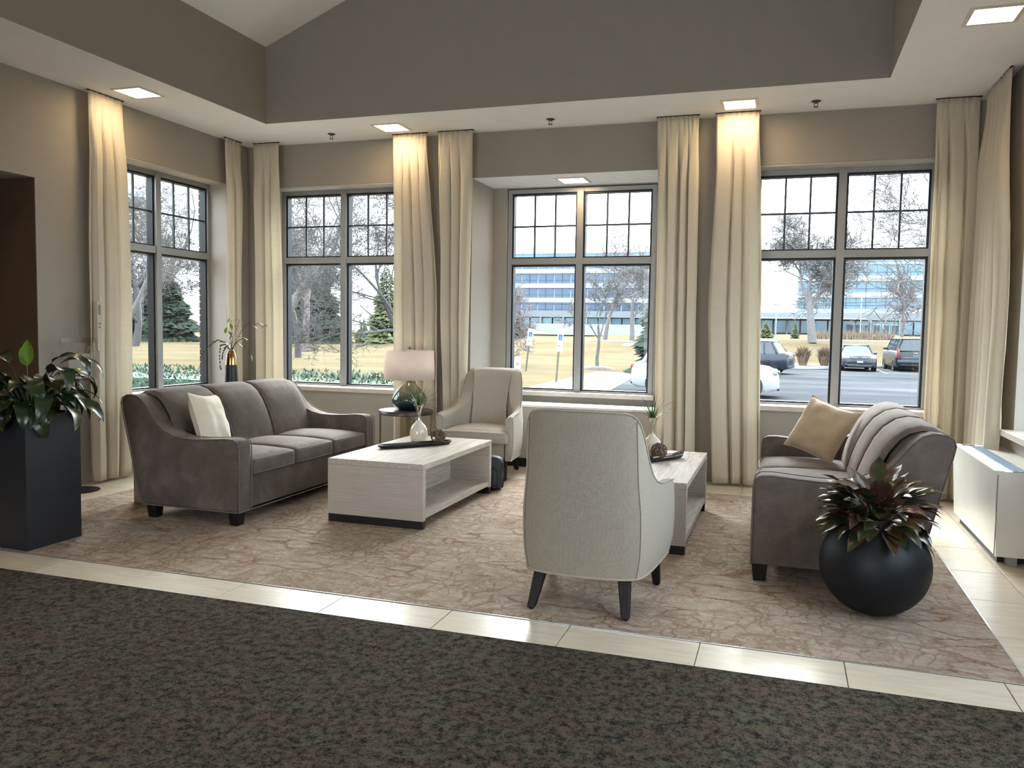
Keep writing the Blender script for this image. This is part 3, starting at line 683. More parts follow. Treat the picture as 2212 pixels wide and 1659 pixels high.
# ------------------------------------------------------------------ armchair (faces local -y)
def make_chair():
    r = empty('armchair', 'oatmeal armchair seen from behind, nearest the camera', 'armchair', group='high-backed upholstered armchairs')
    ZB = .20
    half = [(.392, -.305), (.388, -.24), (.382, -.15), (.374, -.05), (.366, .05), (.357, .13), (.347, .19), (.336, .24), (.322, .285), (.29, .322), (.20, .350), (.10, .364), (0, .368)]
    hts = [.635, .652, .655, .660, .675, .705, .775, .900, 1.035, 1.078, 1.082, 1.084, 1.084]
    plan = half + [(-x, y) for x, y in half[-2::-1]]; H = hts + hts[-2::-1]
    # refine
    pts = []; hh = []
    for i in range(len(plan) - 1):
        for t in (0, .5):
            pts.append(Vector(plan[i]).lerp(Vector(plan[i + 1]), t)); hh.append(lerp(H[i], H[i + 1], t))
    pts.append(Vector(plan[-1])); hh.append(H[-1]); n = len(pts)
    for _ in range(2):
        q = [p.copy() for p in pts]; g = hh[:]
        for i in range(1, n - 1): q[i] = (pts[i - 1] + pts[i] * 2 + pts[i + 1]) / 4; g[i] = (hh[i - 1] + hh[i] * 2 + hh[i + 1]) / 4
        pts, hh = q, g
    s = [0]
    for i in range(1, n): s.append(s[-1] + (pts[i] - pts[i - 1]).length)
    ZR = 18
    def outer(i, z):
        p = pts[i]; t = max(0, (z - .55) / .53); b = max(0, min(1, (p.y - .05) / .25))
        k = 1 - .065 * t * (b) - .0 ; x = p.x * k
        y = p.y + b * (.055 * (z - .2)) - (1 - b) * 0
        x *= 1 + .035 * math.sin(PI * min(1, max(0, (z - ZB) / .5)))
        if z < .30: x *= 1 - .10 * ((.30 - z) / .10) * .35
        return Vector((x, y, z))
    def nrm(i):
        a = pts[max(0, i - 1)]; b = pts[min(n - 1, i + 1)]; d = (b - a).normalized(); return Vector((-d.y, d.x))   # inward
    if nrm(0).x > 0: sg = -1
    else: sg = 1
    # outside shell
    m_ = MB(); uv = []; vs = []
    for i in range(n):
        for k in range(ZR + 1):
            z = lerp(ZB, hh[i] - .022, k / ZR); p = outer(i, z); vs.append(p.to_tuple()); uv.append((s[i], z))
        for a in (30, 60, 90):
            nn = nrm(i) * sg; z = hh[i] - .022 + .022 * math.sin(R(a)); p = outer(i, hh[i] - .022); d = .022 * (1 - math.cos(R(a)))
            vs.append((p.x + nn.x * d, p.y + nn.y * d, z)); uv.append((s[i], z))
    K = ZR + 4
    fs = [(i * K + k, (i + 1) * K + k, (i + 1) * K + k + 1, i * K + k + 1) for i in range(n - 1) for k in range(K - 1)]
    bi = [i for i in range(n) if abs(pts[i].x) < .317 and pts[i].y > .2]
    b0, b1 = bi[0], bi[-1]
    m_.add(vs, [f for f in fs if b0 * K <= f[0] < b1 * K]); back = m_.build('back', 'herringbone', r, smooth=60, uvs=uv, recalc=False)
    for cnd in (lambda q: q < b0 * K, lambda q: q >= b1 * K): m2 = MB(); m2.add(vs, [f for f in fs if cnd(f[0])]); m2.build('side_panel', 'oatmeal', r, smooth=60)
    # seams
    for i in (b0, b1): MB().tube([outer(i, lerp(ZB, hh[i] - .02, k / 14)) for k in range(15)], .003, 5).build('piping', 'oat_dark', back)
    MB().tube([outer(i, ZB) for i in range(n)], .006, 5).build('hem_piping', 'oatmeal', r)
    ed = []
    for i in range(n):
        p = outer(i, hh[i] - .02); ed.append((p.x, p.y, hh[i] - .004))
    MB().tube(ed, .0045, 5).build('top_piping', 'oatmeal', r)
    # inside shell + rim
    vs = []
    def inn(i, z):
        th = lerp(.075, .105, max(0, min(1, (pts[i].y - .05) / .25))); p = outer(i, z); nn = nrm(i) * sg
        b = max(0, min(1, (pts[i].y - .1) / .2)); th2 = th + b * (.10 * max(0, 1 - (z - .40) / .68))
        th2 += b * .03 * math.sin(PI * max(0, min(1, (z - .4) / .6)))
        return Vector((p.x + nn.x * th2, p.y + nn.y * th2, z))
    for i in range(n):
        p = outer(i, hh[i] - .022); q = inn(i, hh[i] - .03); nn = nrm(i) * sg
        ring = [(p.x + nn.x * .022, p.y + nn.y * .022, hh[i])]
        ring += [(lerp(p.x + nn.x * .022, q.x, t), lerp(p.y + nn.y * .022, q.y, t), lerp(hh[i], hh[i] - .03, t * t)) for t in (.35, .7, 1)]
        ring += [inn(i, lerp(hh[i] - .03, .34, t / 10)).to_tuple() for t in range(1, 11)]
        vs += ring
    K2 = 14
    fs2 = [(i * K2 + k, (i + 1) * K2 + k, (i + 1) * K2 + k + 1, i * K2 + k + 1) for i in range(n - 1) for k in range(K2 - 1)]
    ia, ib = [i for i in range(n) if abs(pts[i].x) < .318 and pts[i].y > .2][0::1][0], [i for i in range(n) if abs(pts[i].x) < .318 and pts[i].y > .2][-1]
    inner_back = MB(); inner_back.add(vs, [f for f in fs2 if ia * K2 <= f[0] < ib * K2]); ob = inner_back.build('backrest', 'oatmeal', r, smooth=60)
    armm = {}
    for i, cnd in ((0, lambda q: q < ia * K2), (n - 1, lambda q: q >= ib * K2)): armm[i] = MB(); armm[i].add(vs, [f for f in fs2 if cnd(f[0])])
    # front caps of the arms
    for i in (0, n - 1):
        o_ = [outer(i, lerp(ZB, hh[i] - .022, k / ZR)) for k in range(ZR + 1)] + [Vector((outer(i, hh[i]).x + nrm(i).x * sg * .022, pts[i].y, hh[i]))]
        i_ = [inn(i, lerp(.34, hh[i] - .03, k / 10)) for k in range(11)]; i_ = [Vector((i_[0].x, i_[0].y, ZB))] + i_
        loop = [Vector((p.x, p.y, p.z)) for p in o_] + i_[::-1]; c = sum(loop, Vector()) / len(loop) + Vector((0, -.02, 0))
        armm[i].add([p.to_tuple() for p in loop] + [c.to_tuple()], [(k, (k + 1) % len(loop), len(loop)) if i == 0 else ((k + 1) % len(loop), k, len(loop)) for k in range(len(loop))])
        MB().tube([p.to_tuple() for p in loop], .0045, 5).build('piping', 'oatmeal', r)
    for i in (0, n - 1): armm[i].build('arm', 'oatmeal', r, smooth=50)
    for i in (ia, ib): MB().tube([inn(i, lerp(hh[i] - .03, .42, k / 12)) for k in range(13)], .0025, 5).build('piping', 'oat_dark', ob)
    MB().rbox(-.315, .315, -.32, .26, .205, .37, .02, n=5).build('seat_base', 'oatmeal', r, smooth=50)
    c = MB(); c.rbox(-.30, .30, -.355, .24, .372, .485, .028, .035, n=9); c.rbox(-.365, .365, -.40, -.31, .372, .485, .028, .006, n=7)
    c = c.build('seat_cushion', 'oatmeal', r, smooth=60)
    MB().tube([(-.36, -.33, .478), (-.36, -.39, .478), (-.335, -.402, .478), (.335, -.402, .478), (.36, -.39, .478), (.36, -.33, .478)], .0045, 5).build('piping', 'oatmeal', c)
    for sx in (-1, 1):
        for (xt, yt, xb, yb_, st, sb) in ((.30, -.27, .318, -.295, .032, .021), (.225, .26, .255, .365, .034, .021)):
            bm = bmesh.new(); bmesh.ops.create_cube(bm, size=1)
            for q in bm.verts:
                up = q.co.z > 0; x, y, s_ = (xt, yt, st) if up else (xb, yb_, sb)
                q.co = Vector((sx * x + math.copysign(s_, q.co.x), y + math.copysign(s_, q.co.y), .22 if up else .008))
            bmesh.ops.bevel(bm, geom=bm.edges[:], offset=.004, segments=1, affect='EDGES')
            g = MB(); g.addbm(bm); lg = g.build('leg', 'wood_dark', r, smooth=30)
            MB().lathe([(.012, 0), (.012, .009)], 10, (sx * xb, yb_, 0)).build('glide', 'black', lg)
    return r
ch1 = make_chair(); ch1.location = (-.985, 4.50, .004); ch1.rotation_euler = (0, 0, PI)
ch2 = copy_tree(ch1); ch2.location = (-2.90, 7.86, .003); ch2.rotation_euler = (0, 0, R(2)); ch2['label'] = 'oatmeal armchair facing the camera before the window niche'
for o in bpy.data.objects:
    if o.parent == ch2 and o.name.startswith('leg'):
        pass

# ------------------------------------------------------------------ coffee tables
def make_table():
    r = empty('coffee_table', '', 'coffee table', group='waterfall coffee tables')
    W_, L_, H_ = .80, 1.49, .488; t = .045
    MB().box(0, W_, .0, L_, H_ - t, H_, bev=.003, seg=1).build('tabletop', 'plank', r, smooth=0)
    for y0, y1 in ((0, .05), (L_ - .05, L_)):
        e = MB().box(0, W_, y0, y1, .06, H_ - t - .0005, bev=.002, seg=1).build('end_panel', 'sawn', r, smooth=0)
        MB().box(.004, W_ - .004, y0 + .004, y1 - .002, 0, .06).build('plinth', 'black', e, smooth=0)
    MB().box(.01, W_ - .005, .05, L_ - .05, .075, .115).build('shelf', 'plank', r, smooth=0)
    MB().box(W_ / 2 - .02, W_ / 2 + .02, .05, L_ - .05, .115, H_ - t).build('divider', 'plank', r, smooth=0)
    return r
t1 = make_table(); t1.location = (-3.292, 5.475, .004); t1['label'] = 'bleached wood waterfall coffee table in front of the left sofa'
t2 = copy_tree(t1); t2.location = (-1.382, 5.495, .004); t2['label'] = 'bleached wood coffee table partly hidden behind the near armchair'
TT = .492
def decor(prefix, vx, vy, tray_a, tray_b, ball, vlab, neck, glab, tlab, blab, seed, twig):
    rnd = random.Random(seed)
    v = empty('vase', vlab, 'vase', (vx, vy, TT), group='bottle vases on the coffee tables')
    MB().lathe([(.0, .0), (.055, .0), (.068, .008), (.078, .035), (.080, .075), (.074, .115), (.058, .145), (.036, .165), (.024, .18), (.021, .19)], 28).build('body', 'ceramic', v)
    MB().lathe([(.0212, .19), (.019, .215), (.019, .25), (.024, .275), (.034, .30), (.043, .318), (.0435, .322), (.040, .322), (.030, .30), (.018, .27), (.014, .24)], 28, cap=False).build('neck', neck, v)
    for sx in (-1, 1): MB().lathe([(0, -.009), (.0085, -.003), (.0085, .003), (0, .009)], 10, (sx * .040, 0, .322)).build('lip', neck, v)
    g = empty('grass_tuft', glab, 'plant', (vx, vy, TT + .25), group='artificial grass tufts in the vases')
    MB().lathe([(0, 0), (.012, .0), (.014, .06), (0, .09)], 10).build('stem', 'grassblade', g)
    for k in range(34):
        az = rnd.uniform(0, 2 * PI); L = rnd.uniform(.15, .235); tilt = rnd.uniform(.05, 1.1) if k % 3 else rnd.uniform(.6, 1.35); wd = rnd.uniform(.0035, .006)
        d = Vector((math.cos(az), math.sin(az), 0)); pr = []; p = Vector((d.x * .008, d.y * .008, .05)); th = tilt * .45
        for i in range(6):
            pr.append(p.copy()); th += tilt * .16; p = p + (d * math.sin(th) + Vector((0, 0, math.cos(th)))) * (L / 5)
        sd = Vector((-d.y, d.x, 0)); m_ = MB(); vs = []
        for i, q in enumerate(pr):
            w_ = wd * (1 - (i / 5) ** 2 * .95); vs += [(q + sd * w_).to_tuple(), (q - Vector((d.x, d.y, 0)) * .0 + Vector((0, 0, -.0015))).to_tuple(), (q - sd * w_).to_tuple()]
        fs = []
        for i in range(5):
            for j in (0, 1): fs.append((i * 3 + j, i * 3 + j + 1, i * 3 + j + 4, i * 3 + j + 3))
        m_.add(vs, fs); m_.build('blade', 'grassblade', g, smooth=80)
    A, B = Vector((*tray_a, 0)), Vector((*tray_b, 0)); d = (B - A); Ln = d.length; c = (A + B) / 2
    t = empty('tray', tlab, 'tray', (c.x, c.y, TT), math.atan2(d.y, d.x), group='long black trays')
    def outline(s_, n=28): return [(math.copysign(abs(math.cos(a)) ** .55, math.cos(a)) * Ln / 2 * s_, math.copysign(abs(math.sin(a)) ** .8, math.sin(a)) * .075 * (s_ ** 2)) for a in [2 * PI * i / n for i in range(n)]]
    m_ = MB(); rings = [(outline(.93), 0), (outline(.98), .010), (outline(1.0), .026), (outline(.985), .027), (outline(.95), .012), (outline(.85), .007)]
    vs = [(x, y, z + (.006 * (abs(x) / (Ln / 2)) ** 3)) for o_, z in rings for x, y in o_]; nn = 28
    fs = [(a * nn + i, a * nn + (i + 1) % nn, (a + 1) * nn + (i + 1) % nn, (a + 1) * nn + i) for a in range(5) for i in range(nn)] + [tuple(range(nn))[::-1], tuple(5 * nn + i for i in range(nn))]
    m_.add(vs, fs); m_.build('dish', 'tray', t, smooth=50)
    b = empty('rattan_ball', blab, 'decorative ball', (ball[0], ball[1], TT + .010 + .066), group='woven rattan balls')
    for k in range(30):
        ax = Vector((rnd.gauss(0, 1), rnd.gauss(0, 1), rnd.gauss(0, 1))).normalized(); q = ax.to_track_quat('Z', 'Y'); off = rnd.uniform(-.018, .018); rr = .063
        ring = [q @ Vector((math.sqrt(rr * rr - off * off) * math.cos(a), math.sqrt(rr * rr - off * off) * math.sin(a), off)) for a in [2 * PI * i / 18 for i in range(19)]]
        MB().tube(ring, .0024, 4, cap=False).build('strand', 'rattan', b)
    return v
decor('a', -3.05, 6.60, (-3.16, 6.04), (-2.74, 6.60), (-2.805, 6.47), 'cream vase with silver neck on the left coffee table', 'silver', 'green grass tuft in the silver-necked vase', 'long black dish on the left coffee table', 'woven brown ball on the left coffee table tray', 21, False)
decor('b', -.975, 6.53, (-1.16, 6.05), (-.755, 6.64), (-.90, 6.39), 'cream vase with pearly neck on the right coffee table', 'pearl', 'green grass tuft in the pearly-necked vase', 'long black dish on the right coffee table', 'woven brown ball on the right coffee table tray', 33, True)
st = empty('dried_stalk', 'cut green and cream stalk lying across the tray on the right coffee table', 'dried stalk', (-.86, 6.44, TT + .036), R(55))
MB().tube([(-.16, -.03, .0), (.05, -.03, .008)], .006, 7).build('stem', 'outlet', st); MB().tube([(.05, -.03, .008), (.10, -.03, .012), (.17, -.03, .02)], [.008, .014, .016], 9).build('head', 'leaf_olive', st)
tw = empty('dried_twig', 'thin curly dried twig rising beside the left woven ball', 'dried twig', (-2.83, 6.53, TT + .03))
rnd = random.Random(4)
for k in range(5):
    p = Vector((0, 0, 0)); pts = [p.copy()]; d = Vector((rnd.uniform(-.3, .4), rnd.uniform(-.3, .3), 1)).normalized()
    for i in range(7): d = (d + Vector((rnd.uniform(-.5, .5), rnd.uniform(-.5, .5), rnd.uniform(-.3, .3)))).normalized(); p = p + d * .026; pts.append(p.copy())
    MB().tube(pts, .0016, 4).build('twig', 'twig', tw)

# ------------------------------------------------------------------ side table with lamp
sx_, sy_ = -3.775, 7.84
r = empty('side_table', 'round dark-topped side table with brass bar legs beside the left sofa', 'side table', (sx_, sy_, .0))
MB().lathe([(0, .585), (.275, .585), (.285, .592), (.285, .625), (.28, .631), (0, .631)], 56).build('tabletop', 'table_top', r)
for k in range(4):
    a = R(20 + 90 * k); q = Matrix.Rotation(a, 4, 'Z'); m_ = MB().box(.262, .272, -.03, .03, 0.001, .585)
    m_.v = [tuple(q @ Vector(p)) for p in m_.v]; m_.build('leg', 'brass', r, smooth=0)
m_ = MB(); m_.lathe([(.24, 0.001), (.272, 0.001), (.272, .012), (.24, .012), (.24, 0.001)], 48, cap=False); m_.build('base_ring', 'brass', r)
LX, LY, LZ = -3.735, 7.84, .631
lp = empty('table_lamp', 'lit table lamp with pale drum shade and dark green glass body', 'table lamp', (LX, LY, LZ))
MB().lathe([(0, 0), (.10, 0), (.125, .012), (.165, .05), (.185, .095), (.182, .13), (.16, .175), (.125, .22), (.085, .26), (.055, .285), (.04, .297), (.037, .305)], 40).build('body', 'lampglass', lp)
MB().lathe([(.037, .305), (.044, .309), (.044, .325), (.036, .330), (.02, .334), (0, .334)], 24).build('cap', 'lampglass', lp)
MB().lathe([(.008, .334), (.008, .62), (.0, .62)], 10).build('rod', 'brass', lp)
MB().lathe([(0, .635), (.012, .64), (.012, .655), (.005, .665), (0, .667)], 12).build('finial', 'brass', lp)
m_ = MB().lathe([(.268, .325), (.256, .625)], 56, cap=False).build('lamp_shade', 'shade', lp); q = m_.modifiers.new('t', 'SOLIDIFY'); q.thickness = .003
m_ = MB()
for k in range(3): a = 2 * PI * k / 3 + .3; m_.tube([(0, 0, .612), (.254 * math.cos(a), .254 * math.sin(a), .622)], .002, 5)
m_.build('spider', 'brass', lp)
MB().lathe([(0, .43), (.022, .44), (.030, .47), (.024, .50), (.012, .52), (.010, .53)], 16).build('bulb', 'bulb', lp)
o = MB().box(-.06, .06, 0, .007, -.036, .036, bev=.003).build('wall_outlet', 'outlet', smooth=0, loc=(-3.635, YB - .008, .487)); tag(o, 'beige double outlet plate on the back wall beside the side table', 'outlet')
for dx in (-.03, .03): MB().box(dx - .016, dx + .016, -.002, .0, -.014, .014, bev=.001).build('socket', 'paper', o, smooth=0)

# ------------------------------------------------------------------ console behind the left sofa, corner vase
cs = empty('console_table', 'pale wood console table standing behind the left sofa', 'console table', (-5.125, 5.45, 0))
MB().box(0, .24, 0, 1.55, .70, .745, bev=.003, seg=1).build('tabletop', 'plank', cs, smooth=0)
for y0 in (0, 1.50): MB().box(0, .24, y0, y0 + .05, .004, .70).build('end_panel', 'sawn', cs, smooth=0)
vs_ = empty('bottle_vase', 'black bottle vase with gold top holding greenery behind the left sofa', 'vase', (-5.02, 6.60, .745))
MB().lathe([(0, 0), (.045, 0), (.055, .01), (.062, .10), (.063, .22), (.059, .30), (.0545, .372)], 28).build('body', 'vase_black', vs_)
MB().lathe([(.0548, .372), (.05, .43), (.04, .48), (.028, .505), (.022, .512), (.018, .505), (.018, .46)], 28, cap=False).build('shoulder', 'gold', vs_)
def leafmesh(L, Wd, droop, cup=.15, twist=0, n=9, wave=0, seed=0, tipw=1.4):
    """leaf along +x from the origin, droop bends it down; returns MB and uvs"""
    m_ = MB(); vs = []; uv = []; p = Vector((0, 0, 0)); th = 0; rn = random.Random(seed)
    for i in range(n + 1):
        t = i / n; w_ = Wd / 2 * (math.sin(PI * min(1, t ** .75)) ** .9) * (1 if t < .97 else .2) + .0015
        for j, s_ in enumerate((-1, -.5, 0, .5, 1)):
            up = cup * w_ * (abs(s_) ** 1.5) + wave * math.sin(t * 14 + s_ * 2 + seed) * abs(s_) * w_
            q = p + Vector((math.sin(th), 0, math.cos(th))) * up + Vector((0, s_ * w_, 0)); vs.append(q.to_tuple()); uv.append((.5 + s_ * .5, t))
        th += droop / n * (1.0 + .6 * t); p = p + Vector((math.cos(th), 0, -math.sin(th))) * (L / n)
    fs = [(i * 5 + j, i * 5 + j + 1, i * 5 + j + 6, i * 5 + j + 5) for i in range(n) for j in range(4)]
    m_.add(vs, fs); return m_, uv
def place(az, el, roll=0, loc=(0, 0, 0)): return Matrix.Translation(loc) @ Matrix.Rotation(az, 4, 'Z') @ Matrix.Rotation(-el, 4, 'Y') @ Matrix.Rotation(roll, 4, 'X')
sp_ = empty('greenery_sprig', 'faux cedar and berry sprigs spreading from the gold-topped vase', 'plant', (-5.02, 6.60, 1.245))
rnd = random.Random(12)
lm, luv = leafmesh(.075, .026, .5, .2); protoL = None
def frond(pts, w_, name='frond'):
    m_ = MB(); m_.tube(pts, .0022, 4); P = [Vector(p) for p in pts]
    for i in range(len(P) - 1):
        for t in (0, .33, .66):
            q = P[i].lerp(P[i + 1], t); d = (P[i + 1] - P[i]).normalized()
            for sg in (-1, 1):
                sd = d.cross(Vector((0, 0, 1))).normalized() * sg; e = q + (d * .8 + sd * .8 + Vector((0, 0, rnd.uniform(-.6, .3)))).normalized() * w_ * rnd.uniform(.7, 1.2)
                m_.tube([q, q.lerp(e, .5), e], [.003, .0065, .002], 4)
    return m_.build(name, 'cedar', sp_)
# directions: camera-left is about (-.95,-.31)
ml = Vector((-.95, -.31, 0)); mr = -ml
def path(*uvz): return [tuple(ml * u + Vector((0, 0, z))) for u, z in uvz]
frond(path((0, 0), (.06, .09), (.13, .11), (.20, .06), (.26, -.0), (.30, -.07)), .028)
frond(path((0, 0), (.05, .07), (.10, .06), (.115, -.03), (.11, -.13), (.10, -.17)), .026)
frond(path((0, 0), (.03, .06), (.06, .03), (.085, -.03), (.09, -.08)), .022)
frond(path((0, 0), (-.03, .07), (-.07, .11), (-.12, .13), (-.15, .11)), .024); frond(path((0, 0), (.0, .07), (.01, .13), (-.01, .18)), .022)
for uvz in (((0, 0), (-.01, .12), (.0, .22), (.02, .31)), ((0, 0), (-.05, .10), (-.10, .20), (-.16, .27), (-.24, .27), (-.30, .24), (-.35, .26)), ((0, 0), (-.05, .08), (-.10, .05), (-.16, .02), (-.19, -.05)), ((0, 0), (-.02, .14), (-.06, .24), (-.08, .30))):
    P = path(*uvz); MB().tube(P, .002, 4).build('stem', 'twig', sp_)
    P = [Vector(p) for p in P]
    for i in range(1, len(P)):
        for k in range(7):
            q = P[i].lerp(P[i - 1], rnd.random()) + Vector((rnd.uniform(-.02, .02), rnd.uniform(-.02, .02), rnd.uniform(-.02, .02)))
            MB().lathe([(0, -.004), (.004, 0), (0, .004)], 6, tuple(q)).build('berry', 'berry', sp_)
for u, z, az, el in ((.03, .27, 1.3, 1.2), (.055, .17, 1.9, 1.3), (-.005, .21, -1.2, 1.2), (-.02, .29, .4, .4), (-.19, .245, .2, -.1), (-.25, .28, .3, -.2), (-.31, .25, .32, .1), (-.06, .08, .2, -.4), (-.14, .10, .5, .3), (-.19, -.03, .1, -1.2), (-.0, .15, -1.5, .9)):
    m_, uv = leafmesh(.07, .026, .4, .25, seed=int(u * 100)); o = m_.build('leaf', 'lime', sp_, uvs=uv, smooth=80); o.matrix_local = place(az, el, 0, tuple(ml * u + Vector((0, 0, z))))

# ------------------------------------------------------------------ square planter with peace lily
pl = empty('square_planter', 'tall square matte black planter at the left edge', 'planter', (-4.85, 4.22, .004))
h_ = .216; mb = MB(); H_ = .882
mb.prism([(-h_, -h_), (h_, -h_), (h_, h_), (-h_, h_)], 0, H_ - .05, 'z'); 
mb.box(-h_, h_, -h_, -h_ + .02, H_ - .05, H_); mb.box(-h_, h_, h_ - .02, h_, H_ - .05, H_); mb.box(-h_, -h_ + .02, -h_ + .02, h_ - .02, H_ - .05, H_); mb.box(h_ - .02, h_, -h_ + .02, h_ - .02, H_ - .05, H_)
mb.build('shell', 'matte_black', pl, smooth=0)
MB().box(-h_ + .02, h_ - .02, -h_ + .02, h_ - .02, H_ - .05, H_ - .025).build('soil', 'soil', pl, smooth=0)
pn = empty('peace_lily', 'dark glossy broad-leaved plant in the square black planter', 'plant', (-4.85, 4.22, .86))
rnd = random.Random(5)
def bigleaf(az, stemL, stemEl, L, Wd, droop, mat, seed, root):
    """a petiole that arches into a broad leaf, one mesh"""
    d = Vector((math.cos(az), math.sin(az), 0)); p = Vector((d.x * .03, d.y * .03, 0)); el = stemEl; pts = [p.copy()]
    for i in range(5): p = p + (d * math.cos(el) + Vector((0, 0, math.sin(el)))) * (stemL / 5); el -= .09; pts.append(p.copy())
    m_, uv = leafmesh(L, Wd, droop, .22, wave=.10, seed=seed, n=11); T_ = place(az, el, rnd.uniform(-.5, .5), tuple(p)); m_.v = [tuple(T_ @ Vector(q)) for q in m_.v]
    n0 = len(m_.v); m_.tube(pts, [.006, .0055, .005, .0045, .004, .003], 5); uv = uv + [(.5, 0)] * (len(m_.v) - n0)
    return m_.build('leaf', mat, root, uvs=uv, smooth=80)
# leading leaves, as seen in the photograph (az 0 = +x)
for a in ((R(-2), .34, 1.25, .36, .13, 2.0, 'leaf_dark'), (R(25), .38, 1.3, .38, .12, 1.9, 'leaf_olive'), (R(42), .30, 1.25, .34, .10, 1.9, 'leaf_light'), (R(139), .34, 1.62, .20, .10, .05, 'leaf_light'), (R(10), .40, 1.35, .36, .12, 2.2, 'leaf_dark'), (R(60), .30, 1.1, .34, .12, 2.0, 'leaf_dark'),
          (R(-60), .16, .8, .30, .10, 2.3, 'leaf_dark'), (R(-35), .14, .6, .30, .11, 2.1, 'leaf_dark'), (R(-95), .12, .9, .28, .11, 2.2, 'leaf_olive'), (R(170), .40, 1.3, .36, .12, 1.7, 'leaf_dark'), (R(200), .34, 1.2, .36, .12, 1.7, 'leaf_olive'), (R(220), .36, 1.1, .34, .12, 1.6, 'leaf_dark')):
    bigleaf(*a, rnd.randint(0, 99), pn)
for k in range(64):
    az = R(k * 137.5); inner = k / 64
    bigleaf(az, rnd.uniform(.14, .30), lerp(.5, 1.4, inner), rnd.uniform(.22, .36), rnd.uniform(.075, .115), rnd.uniform(1.2, 2.3), rnd.choice(('leaf_dark', 'leaf_dark', 'leaf_dark', 'leaf_olive')), k, pn)

# ------------------------------------------------------------------ round pot with aglaonema
rp = empty('round_pot', 'large round matte black pot at the right edge of the carpet', 'planter', (.505, 4.76, .004))
prof = []
for i in range(33):
    a = lerp(R(-73), R(62), i / 32); prof.append((.283 * math.cos(a), .262 + .272 * math.sin(a)))
z0 = prof[0][1]; prof = [(0, 0.0)] + [(x, z - z0) for x, z in prof]; zt_ = prof[-1][1]
prof += [(.128, zt_ - .002), (.124, zt_ + .018), (.117, zt_ + .02), (.112, zt_ - .01), (.112, zt_ - .05), (0, zt_ - .05)]
MB().lathe(prof, 64).build('shell', 'pot_black', rp, smooth=50)
MB().lathe([(0, zt_ - .045), (.11, zt_ - .045), (.11, zt_ - .03), (0, zt_ - .022)], 24).build('soil', 'soil', rp)
ag = empty('red_aglaonema', 'bushy red-edged foliage plant in the round black pot', 'plant', (.505, 4.76, zt_ - .02))
rnd = random.Random(8)
for a in ((R(85), .22, 1.5, .16, .09, .1, 'agla_green'), (R(150), .20, 1.1, .18, .085, .4, 'agla_green'), (R(60), .22, 1.3, .17, .08, .3, 'agla_red'), (R(10), .20, 1.0, .20, .085, .6, 'agla_green')): bigleaf(*a, 3, ag)
for k in range(120):
    az = R(k * 137.5 + rnd.uniform(-15, 15)); t = k / 120; el = lerp(.12, 1.42, t ** .9)
    stem = lerp(.12, .16, t) * rnd.uniform(.8, 1.15)
    mt = rnd.choice(('agla_green', 'agla_green', 'agla_green', 'agla_red', 'agla_red', 'agla_pink')) if k % 5 else 'agla_green'
    bigleaf(az, stem, el, rnd.uniform(.14, .21), rnd.uniform(.062, .086), rnd.uniform(.1, .9), mt, k, ag)

# ------------------------------------------------------------------ fan-coil cabinet right, convector in the niche, bag, sign stand
hv = empty('wall_unit', 'cream enamelled heating cabinet under the right wall window', 'heating unit', (0, 0, 0))
hv.location = (1.335, 6.03, 0)
D_ = XR - 1.335; Ly = 1.41
MB().prism([(0.03, .06), (.0, .618), (.004, .622), (D_, .622), (D_, .06)], 0, Ly, 'y').build('cabinet', 'white_paint', hv, smooth=0)
MB().box(-.003, .052, .0, Ly, .6222, .6265).build('top_lip', 'white_paint', hv, smooth=0)
g = MB().box(.10, .19, .0, Ly - .1, .622, .6245).build('air_grille', 'grille', hv, smooth=0)
for k in range(64): MB().box(.104, .186, .006 + k * .0202, .018 + k * .0202, .6245, .6268).build('slat', 'grille', g, smooth=0)
MB().box(.06, .145, Ly - .065, Ly - .04, .622, .6245).build('vent_slot', 'black', hv, smooth=0)
MB().box(.06, D_ - .02, .10, Ly - .1, .0, .06).build('plinth', 'black', hv, smooth=0)
MB().box(.10, .16, .02, .09, .0, .06).build('foot', 'wall', hv, smooth=0)
MB().box(.016, .022, -.003, -.001, .07, .60).build('panel_joint', 'wall', hv, smooth=0)
cv = empty('convector', 'low pale convector cabinet with black toe kick under the niche window', 'heating unit', (-3.262, 8.44, .0))
MB().box(0, 2.05, 0, .38, .10, .66, bev=.004, seg=1).build('cabinet', 'reveal', cv, smooth=0)
MB().box(-.003, 2.053, -.01, .38, .66, .685, bev=.004, seg=1).build('top', 'white_paint', cv, smooth=0)
MB().box(.01, 2.04, .03, .36, .0, .10).build('toe_kick', 'black', cv, smooth=0)
bgp = empty('backpack', 'black backpack standing on the floor behind the left coffee table', 'bag', (-2.60, 7.13, .004), R(6))
MB().rbox(-.16, .16, -.075, .075, 0, .30, .05, .02, n=7).build('body', 'nylon', bgp, smooth=60)
MB().rbox(-.12, .12, -.115, -.06, .02, .20, .03, .01, n=5).build('front_pocket', 'nylon', bgp, smooth=60)
MB().tube([(-.04, .0, .30), (-.03, .0, .335), (.03, .0, .335), (.04, .0, .30)], .006, 6).build('handle', 'nylon', bgp)
MB().tube([(.165, -.03, .26), (.185, -.05, .16), (.165, -.03, .03)], .006, 6).build('strap', 'black', bgp)
sg = empty('sign_stand', 'clear acrylic sign holder on a black pole by the left curtain', 'sign stand', (-5.93, 5.66, .001))
MB().lathe([(0, 0), (.17, 0), (.17, .006), (.03, .012), (0, .012)], 40).build('base', 'black', sg)
MB().box(-.012, .012, -.012, .012, .012, 1.0).build('pole', 'black', sg, smooth=0)
MB().box(.014, .020, -.19, .19, .985, 1.36).build('acrylic_panel', 'acrylic', sg, smooth=0)
MB().box(.0225, .0245, -.11, .12, 1.0, 1.22).build('paper', 'paper', sg, smooth=0)
